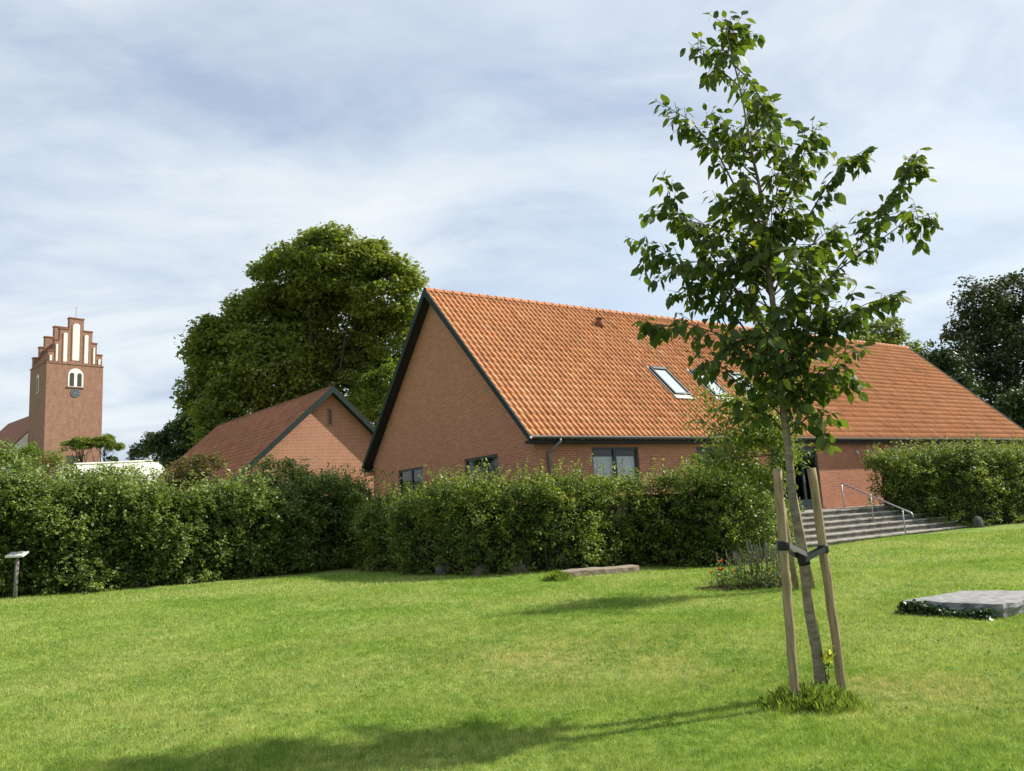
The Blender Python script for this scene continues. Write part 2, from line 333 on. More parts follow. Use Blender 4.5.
# ------------------------------------------------------------------ foliage kit
def rot_frame(n, droop, rng):
    """n random leaf frames: direction d (drooping), side s, normal u"""
    az = rng.uniform(0, 2 * np.pi, n); el = rng.normal(-droop, 0.45, n)
    d = np.stack([np.cos(az) * np.cos(el), np.sin(az) * np.cos(el), np.sin(el)], 1)
    h = np.stack([-np.sin(az), np.cos(az), np.zeros(n)], 1)
    tw = rng.normal(0, 0.6, n)[:, None]
    u0 = np.cross(d, h); u0 *= np.sign(u0[:, 2:3] + 1e-9)
    s = h * np.cos(tw) + u0 * np.sin(tw)
    u = np.cross(d, s)
    return d, s, u
def leaf_quads(P, size, aspect=0.6, droop=0.35, rng=rng, var=0.3):
    n = len(P); d, s, u = rot_frame(n, droop, rng)
    L = (size * (1 + rng.normal(0, var, n)).clip(0.4, 1.8))[:, None] if np.isscalar(size) else (size * (1 + rng.normal(0, var, n)).clip(0.4, 1.8))[:, None]
    W = L * aspect * 0.5
    up = np.abs(u) * 0 + u * np.sign(u[:, 2:3] + 1e-9)
    v0 = P; v1 = P + d * L * 0.45 + s * W + up * L * 0.07; v2 = P + d * L - up * L * 0.05; v3 = P + d * L * 0.45 - s * W + up * L * 0.07
    V = np.stack([v0, v1, v2, v3], 1).reshape(-1, 3)
    F = np.arange(4 * n).reshape(-1, 4)
    return V, F
def clump_points(centers, radii, per, flat=0.65, rng=rng):
    centers = np.asarray(centers); n = len(centers)
    q = rng.normal(0, 1, (n, per, 3)); q /= np.linalg.norm(q, axis=2, keepdims=True)
    q *= rng.uniform(0.35, 1, (n, per, 1)) ** 0.6
    q[:, :, 2] *= flat
    P = centers[:, None] + q * np.asarray(radii).reshape(-1, 1, 1)
    return P.reshape(-1, 3)
def crown(lobes, nclump, per, cr, rng, shell=(0.55, 1.0), flat=0.65, bottom=-0.75):
    lob = np.array(lobes, float); w = lob[:, 3] ** 2; w /= w.sum()
    idx = rng.choice(len(lob), nclump, p=w)
    d = rng.normal(0, 1, (nclump, 3)); d /= np.linalg.norm(d, axis=1, keepdims=True)
    d[:, 2] = np.where(d[:, 2] < bottom, -d[:, 2], d[:, 2])
    rr = rng.uniform(*shell, nclump) ** 0.7
    sc3 = np.ones((len(lob), 3))
    if lob.shape[1] > 4: sc3[:, 2] = lob[:, 4]
    c = lob[idx, :3] + d * (lob[idx, 3] * rr)[:, None] * sc3[idx]
    radii = cr * rng.uniform(0.6, 1.35, nclump)
    P = clump_points(c, radii, per, flat, rng)
    tone = np.repeat(rng.normal(0, 0.13, nclump), per)
    return P, tone, c
def leaf_obj(name, P, tone, size, mat, parent, aspect=0.65, droop=0.35, rng=rng):
    V, F = leaf_quads(P, size, aspect, droop, rng)
    r = np.clip(rng.normal(0.48, 0.2, len(P)) + tone, 0, 1)
    return mesh_np(name, V, F, mat, parent, np.repeat(r, 4))
def tree(name, label, cat, base, lobes, mat, nclump, per, cr, leaf, seed, trunk_r=0.3, trunk_top=None, group=None, bark='bark_dark', bottom=-0.75, nlimb=26, shell=(0.55, 1.0), flat=0.65):
    r = np.random.default_rng(seed)
    root = empty(name, tuple(base)); tag(root, label, cat, group)
    b = np.array(base, float)
    lob = np.array(lobes, float); lob[:, :3] -= b
    P, tone, c = crown(lob, nclump, per, cr, r, shell, flat, bottom)
    leaf_obj('crown', P, tone, leaf, mat, root, rng=r)
    top = trunk_top if trunk_top is not None else float((lob[:, 2]).max() * 0.85)
    cen = (lob[:, :3] * lob[:, 3:4]).sum(0) / lob[:, 3].sum()
    m = MB(); path = [(0, 0, -0.3)] + [(cen[0] * (k / 6) ** 1.5 + r.normal(0, trunk_r * 0.15), cen[1] * (k / 6) ** 1.5 + r.normal(0, trunk_r * 0.15), top * k / 6) for k in range(1, 7)]
    m.tube(path, [trunk_r * 1.35] + [trunk_r * (1 - 0.8 * k / 6) for k in range(1, 7)], 10)
    m.build('trunk', M[bark], root, True)
    lm = MB(); sel = r.choice(len(c), min(nlimb, len(c)), replace=False)
    for i in sel:
        e = c[i]; k = r.uniform(0.3, 0.9); s0 = np.array(path[1 + int(k * 4.99)]); mid = (s0 + e) / 2 + np.array([0, 0, -0.08 * np.linalg.norm(e - s0)]) + r.normal(0, 0.05 * np.linalg.norm(e - s0), 3)
        lm.tube([s0, mid, e], [trunk_r * 0.28, trunk_r * 0.16, trunk_r * 0.05], 6, False)
    lm.build('limb', M[bark], root, True)
    return root
def lobes_px(lst, Y, seed, dz=0.35):
    """blobs of a crown: picture-space guess turned into real centres at depth Y (spread in depth), radius in metres"""
    r = np.random.default_rng(seed); out = []
    for px, py, rad in lst:
        R = rad / FPX * Y
        p = atY(px, py, Y + r.normal(0, dz) * R)
        out.append((*p, R))
    return out

def hedge(name, label, path, thick, hfun, n, leaf, mat, seed, shoots=120, group=None, bulge=0.14, foot=0.05, skirt=0.0, shoot_len=(0.15, 0.5), cat='hedge'):
    """path: front-base polyline (left to right seen from the lawn); thickness grows away from the viewer"""
    r = np.random.default_rng(seed)
    p = np.array(path, float); seg = np.linalg.norm(np.diff(p, axis=0), axis=1); cum = np.r_[0, np.cumsum(seg)]; T = cum[-1]
    def at(t):
        x = np.interp(t, cum, p[:, 0]); y = np.interp(t, cum, p[:, 1])
        e = 0.35; dx = np.interp(np.clip(t + e, 0, T), cum, p[:, 0]) - np.interp(np.clip(t - e, 0, T), cum, p[:, 0]); dy = np.interp(np.clip(t + e, 0, T), cum, p[:, 1]) - np.interp(np.clip(t - e, 0, T), cum, p[:, 1])
        l = np.hypot(dx, dy) + 1e-9
        return x, y, -dy / l, dx / l          # point and inward (away from the lawn) normal
    c0 = p.mean(0); root = empty(name, (c0[0], c0[1], G(*c0))); tag(root, label, cat, group)
    org = np.array([c0[0], c0[1], G(*c0)])
    def wob(t, k): return 0.5 * np.sin(1.7 * t + k) + 0.3 * np.sin(4.1 * t + 2 * k) + 0.25 * np.sin(9.3 * t + 3 * k)
    hm = np.mean([hfun(t) for t in np.linspace(0, 1, 9)])
    fr = T * hm * 1.0; tp = T * thick * 1.2; en = thick * hm * 0.9
    K = 24; nc = n // K
    which = r.choice(4, nc, p=np.array([fr, tp, en * 0.7, en * 0.7]) / (fr + tp + 1.4 * en))
    t = r.uniform(0, T, nc); h = np.array([hfun(a) for a in np.linspace(0, 1, 65)])
    inn = np.abs(r.normal(0.04, 0.13, nc)).clip(0, 0.5)
    dth = r.uniform(0, thick, nc); zz = r.uniform(0, 1, nc) ** 0.9
    t = np.where(which == 2, inn, np.where(which == 3, T - inn, t))
    H = np.interp(t / T, np.linspace(0, 1, 65), h) + 0.13 * wob(t, seed)
    dep = np.where(which == 0, inn, dth)
    z = np.where(which == 1, H - inn, foot + zz * (H - foot))
    # clumpy, leaning face: bulges, thinner foot, rounded shoulder
    lean = bulge * (np.sin(2.3 * t + 1.3 * z + seed) * 0.6 + np.sin(5.1 * t - 3.1 * z + 2 * seed) * 0.4 + np.sin(1.1 * t + 4.7 * z) * 0.4 + r.normal(0, 0.45, nc))
    sh = np.clip((z - (H - 0.6)) / 0.6, 0, 1)
    dep = dep + np.where(which == 0, lean + 0.4 * sh ** 2 - skirt * (1 - np.clip(z / 0.6, 0, 1)), 0)
    z = z - np.where(which == 1, 0.3 * (1 - np.clip(np.minimum(dth, thick - dth) / 0.4, 0, 1)) ** 2, 0) + np.where(which == 1, 0.08 * np.sin(6 * t + 5 * dth) + r.normal(0, 0.07, nc), 0)
    x, y, nx, ny = at(t)
    Cn = np.stack([x + nx * dep, y + ny * dep, z + gz(x + nx * dep, y + ny * dep)], 1)
    # each spray is a short leafy twig: leaves strung along an arching axis
    ax = np.stack([-nx, -ny, np.full(nc, 0.25)], 1) * np.where(which == 1, 0.25, 0.8)[:, None] + r.normal(0, 0.5, (nc, 3)); ax[:, 2] += np.where(which == 1, 0.8, 0.0)
    ax /= np.linalg.norm(ax, axis=1, keepdims=True); ln = r.uniform(0.14, 0.34, nc) * leaf / 0.065
    q = r.uniform(-0.6, 1.0, (nc, K, 1)); P = (Cn[:, None] + ax[:, None] * ln[:, None, None] * q + r.normal(0, 0.042, (nc, K, 3)) * (1.2 - 0.5 * np.abs(q)))
    P[:, :, 2] -= 0.06 * np.clip(q[:, :, 0], 0, 1) ** 2; P = P.reshape(-1, 3)
    P[:, 2] = np.maximum(P[:, 2], gz(P[:, 0], P[:, 1]) + 0.01)
    tone = np.repeat(0.14 * np.sin(3 * t + 2 * z + seed) + r.normal(0, 0.16, nc) + np.where(which == 1, 0.06, 0), K)
    # shoots standing out of the top
    sP = []; sT = []; sm_ = MB()
    for _ in range(shoots):
        tt = r.uniform(0, T); dd = r.uniform(0.1, thick - 0.1); x0, y0, ax, ay = at(np.array([tt])); Ht = np.interp(tt / T, np.linspace(0, 1, 65), h) + 0.1 * wob(tt, seed)
        L = r.uniform(*shoot_len); bx, by = float(x0[0] + ax[0] * dd), float(y0[0] + ay[0] * dd); bz = G(bx, by) + Ht - 0.25
        dv = np.array([r.normal(0, 0.35), r.normal(0, 0.35), 1.0]); dv /= np.linalg.norm(dv)
        e = np.array([bx, by, bz]) + dv * (L + 0.25)
        sm_.tube([np.array([bx, by, bz]) - org, e - org], [0.006, 0.003], 4, False)
        k = int(7 + L * 34); q = r.uniform(0.0, 1.0, k)[:, None]
        sP.append(np.array([bx, by, bz]) + dv * (L + 0.25) * q + np.array([dv[0], dv[1], -0.25]) * (0.5 * L * q ** 2) + r.normal(0, 0.05, (k, 3)) * (1.15 - q)); sT.append(np.full(k, 0.3))
    P = np.concatenate([P] + sP); tone = np.concatenate([tone] + sT)
    leaf_obj('foliage', P - org, tone, leaf, mat, root, aspect=0.62, droop=0.3, rng=r)
    tag(sm_.build('shoot', M['twig'], root), kind='stuff')
    # inside of the hedge: stems, plus a solid core coloured dark as inner shade
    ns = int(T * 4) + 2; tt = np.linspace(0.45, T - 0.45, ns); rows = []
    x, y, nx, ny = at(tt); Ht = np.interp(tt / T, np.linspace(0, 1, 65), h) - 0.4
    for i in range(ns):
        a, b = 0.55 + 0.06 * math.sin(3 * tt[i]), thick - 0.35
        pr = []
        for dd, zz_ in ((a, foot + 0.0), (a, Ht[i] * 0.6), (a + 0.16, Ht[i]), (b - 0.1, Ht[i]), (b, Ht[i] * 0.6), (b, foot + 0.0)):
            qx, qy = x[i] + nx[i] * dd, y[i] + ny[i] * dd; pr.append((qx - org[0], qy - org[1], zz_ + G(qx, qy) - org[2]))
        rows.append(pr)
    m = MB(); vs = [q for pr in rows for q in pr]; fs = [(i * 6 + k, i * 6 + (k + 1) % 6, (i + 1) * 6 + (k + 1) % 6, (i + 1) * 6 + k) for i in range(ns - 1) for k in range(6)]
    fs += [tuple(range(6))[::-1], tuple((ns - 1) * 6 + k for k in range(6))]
    m.add(vs, fs); m.build('shade_core', M['core'], root)
    m = MB()
    for i in range(int(T * 3)):
        t0 = r.uniform(0.2, T - 0.2); dd = r.uniform(0.2, 0.5); x0, y0, ax, ay = at(np.array([t0])); bx, by = float(x0[0] + ax[0] * dd), float(y0[0] + ay[0] * dd)
        b0 = np.array([bx, by, G(bx, by) - 0.05]); m.tube([b0 - org, b0 - org + [r.normal(0, 0.06), r.normal(0, 0.06), 0.45], b0 - org + [r.normal(0, 0.15), r.normal(0, 0.1), 0.95]], [0.03, 0.022, 0.012], 5, False)
    tag(m.build('stem', M['bark_dark'], root, True), kind='stuff')
    return root

# ------------------------------------------------------------------ ground
def ground():
    xs = np.r_[np.linspace(-420, -60, 19), np.linspace(-55, -20, 16), np.linspace(-19, 22, 100), np.linspace(25, 60, 12), np.linspace(80, 420, 12)]
    ys = np.r_[np.linspace(-60, 0, 10), np.linspace(1, 34, 90), np.linspace(36, 130, 60), np.linspace(150, 600, 12)]
    X, Y = np.meshgrid(xs, ys); Z = gz(X, Y); n, m = X.shape
    V = np.stack([X, Y, Z], 2).reshape(-1, 3)
    i = np.arange(n - 1)[:, None] * m + np.arange(m - 1)[None]
    F = np.stack([i, i + 1, i + 1 + m, i + m], 2).reshape(-1, 4)
    o = mesh_np('ground', V, F, M['lawn'], smooth=True); tag(o, kind='structure')
ground()
HX, HY = 0.40, 21.97
YAW = math.atan2(math.cos(0.9711), math.sin(0.9711))
RD = np.array([math.cos(YAW), math.sin(YAW)]); LD = np.array([-RD[1], RD[0]])
def house_local(p): q = np.array(p[:2]) - [HX, HY]; return q @ RD, q @ LD

# ------------------------------------------------------------------ buildings kit
def wall_panel(mb, o, u, v_up, w0, w1, z0, z1, holes, depth, inward):
    """flat wall with rectangular holes and their reveals; o origin, u along unit, inward unit"""
    o, u, inward = Vector(o), Vector(u), Vector(inward)
    us = sorted({w0, w1} | {h[0] for h in holes} | {h[1] for h in holes}); zs = sorted({z0, z1} | {h[2] for h in holes} | {h[3] for h in holes})
    P = lambda a, z, d=0.0: o + u * a + Vector((0, 0, z)) + inward * d
    for i in range(len(us) - 1):
        for j in range(len(zs) - 1):
            a, b, c, d = us[i], us[i + 1], zs[j], zs[j + 1]
            if any(h[0] <= (a + b) / 2 <= h[1] and h[2] <= (c + d) / 2 <= h[3] for h in holes): continue
            mb.add([P(a, c), P(b, c), P(b, d), P(a, d)], [(0, 1, 2, 3)])
    for a, b, c, d in holes:
        for q in (((a, c), (b, c)), ((b, c), (b, d)), ((b, d), (a, d)), ((a, d), (a, c))):
            mb.add([P(*q[0]), P(*q[1]), P(*q[1], depth), P(*q[0], depth)], [(0, 1, 2, 3)])
def tiles(name, mat, parent, org, ux, us, L, SL, seed, tw=0.205, th=0.335, amp=0.036, lip=0.015, mini=7):
    """pantile roof plane: org lower-left corner, ux along eave, us up the slope (unit)"""
    r = np.random.default_rng(seed)
    ux = np.array(ux, float); us = np.array(us, float); nn = np.cross(ux, us)
    nc = int(round(L / tw)); tw = L / nc; nr = int(round(SL / th)); th = SL / nr
    k = np.arange(mini) / (mini - 1.0)
    prof = amp * (np.cos(2 * np.pi * (k - 0.28)) * 0.75 + 0.25 * np.cos(4 * np.pi * (k - 0.2)))
    ci, ri = np.meshgrid(np.arange(nc), np.arange(nr)); ci = ci.ravel(); ri = ri.ravel(); n = len(ci)
    jit = r.normal(0, 0.003, n); jx = r.normal(0, 0.003, n)
    V = np.zeros((n, 3, mini, 3))
    for row, (fs, fn) in enumerate(((0.0, 0.0), (0.0, lip), (1.06, 0.0))):
        for q in range(mini):
            a = (ci + k[q] * 1.02) * tw + jx; s = (ri + fs) * th + jit; h = prof[q] + fn + jit * 0.7 + (0.0 if row else -0.004)
            if row == 0: h = prof[q] + jit * 0.7 - 0.006
            V[:, row, q] = np.array(org) + a[:, None] * ux + s[:, None] * us + np.atleast_1d(h)[:, None] * nn
    base = (np.arange(n) * 3 * mini)[:, None]
    f = []
    for row in range(2):
        for q in range(mini - 1):
            i = row * mini + q; f.append([i, i + 1, i + 1 + mini, i + mini])
    F = (base[:, :, None] + np.array(f)[None]).reshape(-1, 4)
    rn = np.clip(r.normal(0.52, 0.22, n) + 0.1 * np.sin(ci * 0.11) * np.sin(ri * 0.3), 0, 1)
    return mesh_np(name, V.reshape(-1, 3), F, mat, parent, np.repeat(rn, 3 * mini), True)
def window(parent, o, u, inward, w0, w1, z0, z1, mull=1, blind=None, ft=0.07, name='window'):
    o, u, inward = Vector(o), Vector(u), Vector(inward); zv = Vector((0, 0, 1))
    def bx(mb, a, b, c, d, d0, d1):
        mb.prism([o + u * a + zv * c + inward * d0, o + u * b + zv * c + inward * d0, o + u * b + zv * d + inward * d0, o + u * a + zv * d + inward * d0], inward * (d1 - d0))
    m = MB(); g = 0.004
    bx(m, w0 + g, w0 + ft, z0 + g, z1 - g, 0.05, 0.12); bx(m, w1 - ft, w1 - g, z0 + g, z1 - g, 0.05, 0.12)
    bx(m, w0 + ft, w1 - ft, z0 + g, z0 + ft, 0.05, 0.12); bx(m, w0 + ft, w1 - ft, z1 - ft, z1 - g, 0.05, 0.12)
    f = m.build(name, M['frame'], parent, bevel=0.006)
    m = MB(); wd = (w1 - w0) / (mull + 1)
    for k in range(1, mull + 1):
        c = w0 + wd * k; bx(m, c - 0.055, c + 0.055, z0 + ft, z1 - ft, 0.045, 0.115)
    if mull: m.build('mullion', M['frame'], f, bevel=0.006)
    for k in range(mull + 1):
        m = MB(); a = w0 + wd * k + (ft if k == 0 else 0.055); b = w0 + wd * (k + 1) - (ft if k == mull else 0.055)
        bx(m, a, b, z0 + ft, z1 - ft, 0.08, 0.09); m.build('pane', M['glass'], f)
    if blind:
        m = MB(); bx(m, w0 + ft, w1 - ft, z0 + blind[0] * (z1 - z0), z0 + blind[1] * (z1 - z0), 0.16, 0.17); m.build('blind', M['blind'], f)
    m = MB(); bx(m, w0 - 0.02, w1 + 0.02, z0 - 0.05, z0 - 0.002, -0.04, 0.1); m.build('sill', M['riser'], f)
    return f

# ------------------------------------------------------------------ main brick house
def main_house():
    root = empty('brick_house', (HX, HY, 0), YAW)
    tag(root, 'large red brick hall with a steep orange pantile roof and roof windows behind the hedge', 'house')
    L, W, ZE, RI = 30.0, 11.35, 3.70, 5.69; FX, FYW = 0.32, 0.27; ang = math.atan2(RI, W / 2); SL = math.hypot(RI, W / 2)
    ca, sa = math.cos(ang), math.sin(ang); ZB = 0.0
    T = 0.10                                       # walls stop under the roof slab
    fh = [(2.4, 4.25, 2.2, 3.4), (6.8, 8.6, 2.2, 3.4), (10.5, 13.12, 1.14, 3.4), (17.9, 20.2, 2.3, 3.4), (25.45, 27.3, 2.3, 3.4)]
    gh = [(2.15, 4.1, 2.3, 3.4), (6.95, 8.9, 2.3, 3.4)]
    m = MB()
    wall_panel(m, (0, FYW, 0), (1, 0, 0), None, FX, L - FX, ZB, ZE + 0.1, fh, 0.14, (0, 1, 0))
    wall_panel(m, (FX, 0, 0), (0, 1, 0), None, FYW, W - FYW, ZB, 3.6, gh, 0.14, (1, 0, 0))
    def gable(x):
        zt = lambda y: ZE + min(y, W - y) * RI / (W / 2) - 0.13
        return [(x, FYW, 3.6), (x, W - FYW, 3.6), (x, W - FYW, zt(FYW)), (x, W / 2, zt(W / 2)), (x, FYW, zt(FYW))]
    m.add(gable(FX), [(0, 1, 2, 3, 4)])
    m.add([(L - FX, FYW, ZB), (L - FX, W - FYW, ZB), (L - FX, W - FYW, 3.6), (L - FX, FYW, 3.6)], [(0, 1, 2, 3)]); m.add(gable(L - FX), [(0, 1, 2, 3, 4)])
    m.add([(FX, W - FYW, ZB), (L - FX, W - FYW, ZB), (L - FX, W - FYW, ZE + 0.1), (FX, W - FYW, ZE + 0.1)], [(0, 1, 2, 3)])
    m.build('wall', M['brick'], root)
    m = MB(); m.box(FX + 0.5, L - 0.8, FYW + 0.5, W - 0.8, 0.2, 1.1); m.build('floor_slab', M['riser'], root)
    # roof deck (under the tiles), one slab per side
    m = MB()
    for side in (0, 1):
        f = lambda y: y if side == 0 else W - y
        m.prism([(0.03, f(0.03), ZE - 0.1), (0.03, f(W / 2), ZE + RI - 0.13), (0.03, f(W / 2), ZE + RI - 0.04), (0.03, f(0.03), ZE - 0.03)], (L - 0.06, 0, 0))
    roof = m.build('roof', M['soffit'], root)
    tiles('tile_field', M['tile'], roof, (0.0, 0, ZE), (1, 0, 0), (0, ca, sa), L, SL - 0.06, 3)
    tiles('tile_field', M['tile'], roof, (L, W, ZE), (-1, 0, 0), (0, -ca, sa), L, SL - 0.06, 4)
    m = MB(); n = int(L / 0.36)
    for k in range(n):
        x0 = L * k / n; x1 = L * (k + 1) / n + 0.03; vs = []; rr = (0.125, 0.105)
        for x, r_ in ((x0 - 0.01, rr[0]), (x1, rr[1])):
            for a in range(7):
                an = math.pi * (a / 6.0) * 1.1 - 0.05 * math.pi
                vs.append((x, W / 2 + r_ * math.cos(an), ZE + RI - 0.05 + r_ * math.sin(an) * 1.0))
        m.add(vs, [(i, i + 1, i + 8, i + 7) for i in range(6)])
    m.build('ridge_tiles', M['tile'], roof, True)
    # bargeboards and boarded overhang of the gables
    for x0, x1 in ((-0.045, 0.0), (L, L + 0.045)):
        for side in (0, 1):
            f = lambda y: y if side == 0 else W - y
            m = MB(); m.prism([(x0, f(-0.03), ZE - 0.17), (x0, f(W / 2 + (0 if side == 0 else 0.002)), ZE + RI - 0.24), (x0, f(W / 2), ZE + RI + 0.05), (x0, f(-0.03), ZE + 0.03)], (x1 - x0, 0, 0))
            m.build('bargeboard', M['green_paint'], root)
    for side in (0, 1):
        f = lambda y: y if side == 0 else W - y
        m = MB(); m.prism([(0.0, f(0.0), ZE - 0.16), (0.0, f(W / 2), ZE + RI - 0.19), (0.0, f(W / 2), ZE + RI - 0.14), (0.0, f(0.0), ZE - 0.11)], (FX - 0.004, 0, 0)); m.build('soffit', M['soffit'], root)
        m = MB(); yy = sorted((f(0.02), f(FYW - 0.004))); m.box(0.02, L - 0.02, yy[0], yy[1], ZE - 0.2, ZE - 0.12); m.build('eave_board', M['soffit'], root)
    m = MB(); m.box(0.02, FX - 0.01, W - 0.4, W - 0.02, 3.38, 3.5); m.build('corner_corbel', M['brick'], root)
    # gutter: half round channel with brackets
    m = MB(); vs = []; N = 9
    for x in (0.0, L):
        for a in range(N):
            an = math.pi + math.pi * a / (N - 1); vs.append((x, -0.075 + 0.07 * math.cos(an), ZE - 0.005 + 0.075 * math.sin(an)))
        for a in range(N):
            an = 2 * math.pi - math.pi * a / (N - 1); vs.append((x, -0.075 + 0.062 * math.cos(an), ZE - 0.005 + 0.066 * math.sin(an)))
    n2 = 2 * N; m.add(vs, [(i, (i + 1) % n2, n2 + (i + 1) % n2, n2 + i) for i in range(n2)] + [tuple(range(n2)), tuple(range(n2, 2 * n2))])
    g = m.build('gutter', M['zinc'], root, True)
    m = MB(); m.tube([(1.0, -0.075, ZE - 0.07), (1.0, -0.075, ZE - 0.16), (0.78, FYW - 0.1, ZE - 0.42), (0.78, FYW - 0.07, ZE - 0.52), (0.78, FYW - 0.07, 0.3)], 0.045, 10); m.build('downpipe', M['zinc'], root, True)
    for i, h in enumerate(fh):
        if i == 2: continue
        window(root, (0, FYW, 0), (1, 0, 0), (0, 1, 0), *h, mull=1, blind=((0.0, 0.78) if i == 0 else None))
    for h in gh: window(root, (FX, 0, 0), (0, 1, 0), (1, 0, 0), *h, mull=1)
    d = window(root, (0, FYW, 0), (1, 0, 0), (0, 1, 0), *fh[2], mull=2, ft=0.1, name='door')
    m = MB(); m.box(10.62, 13.0, FYW + 0.05, FYW + 0.11, 1.24, 1.5); m.build('kick_panel', M['frame'], d)
    m = MB(); m.tube([(12.15, FYW - 0.03, 2.1), (12.15, FYW - 0.03, 2.35)], 0.015, 8); m.build('handle', M['galv'], d)
    # roof windows
    up = Vector((0, ca, sa)); nv = Vector((0, -sa, ca)); xv = Vector((1, 0, 0)); o = Vector((0, 0, ZE))
    def slab(mb, a, b, s0, s1, n0, n1): mb.prism([o + xv * a + up * s0 + nv * n0, o + xv * b + up * s0 + nv * n0, o + xv * b + up * s1 + nv * n0, o + xv * a + up * s1 + nv * n0], nv * (n1 - n0))
    for xa in (7.37, 9.42, 11.47):
        a, b, s0, s1 = xa, xa + 0.78, 2.27, 3.9; m = MB(); t = 0.07
        slab(m, a, a + t, s0, s1, -0.03, 0.12); slab(m, b - t, b, s0, s1, -0.03, 0.12); slab(m, a + t, b - t, s0, s0 + t, -0.03, 0.115); slab(m, a + t, b - t, s1 - 0.12, s1, -0.03, 0.14)
        sk = m.build('roof_window', M['frame'], root, bevel=0.008)
        m = MB(); slab(m, a - 0.08, b + 0.08, s0 - 0.22, s0 - 0.002, 0.05, 0.065); slab(m, a - 0.08, a - 0.002, s0, s1 + 0.1, 0.05, 0.065); slab(m, b + 0.002, b + 0.08, s0, s1 + 0.1, 0.05, 0.065); m.build('flashing', M['zinc'], sk)
        m = MB(); slab(m, a + t, b - t, s0 + t, s1 - 0.12, 0.085, 0.095); m.build('pane', M['glass'], sk)
        m = MB(); slab(m, a + t, b - t, s0 + t, s1 - 0.12, 0.06, 0.07); m.build('blind', M['blind'], sk)  # white panel close under the pane, giving the roof window its pale look
    m = MB(); q = o + xv * 6.95 + up * 6.75
    m.tube([q - nv * 0.02, q + nv * 0.06 + Vector((0, 0, 0.12)), q + nv * 0.06 + Vector((0, 0, 0.22))], [0.2, 0.11, 0.11], 12); m.tube([q + nv * 0.06 + Vector((0, 0, 0.22)), q + nv * 0.06 + Vector((0, 0, 0.3))], [0.16, 0.05], 12); m.build('vent_tile', M['tile_old'], roof, True)
    m = MB(); m.box(15.5, 15.62, FYW - 0.07, FYW - 0.003, 3.15, 3.23); m.prism([(15.5, FYW - 0.07, 3.15), (15.62, FYW - 0.07, 3.15), (15.6, FYW - 0.11, 3.09), (15.52, FYW - 0.11, 3.09)], (0, 0.05, 0.0)); m.build('wall_lamp', M['lamp'], root)
main_house()

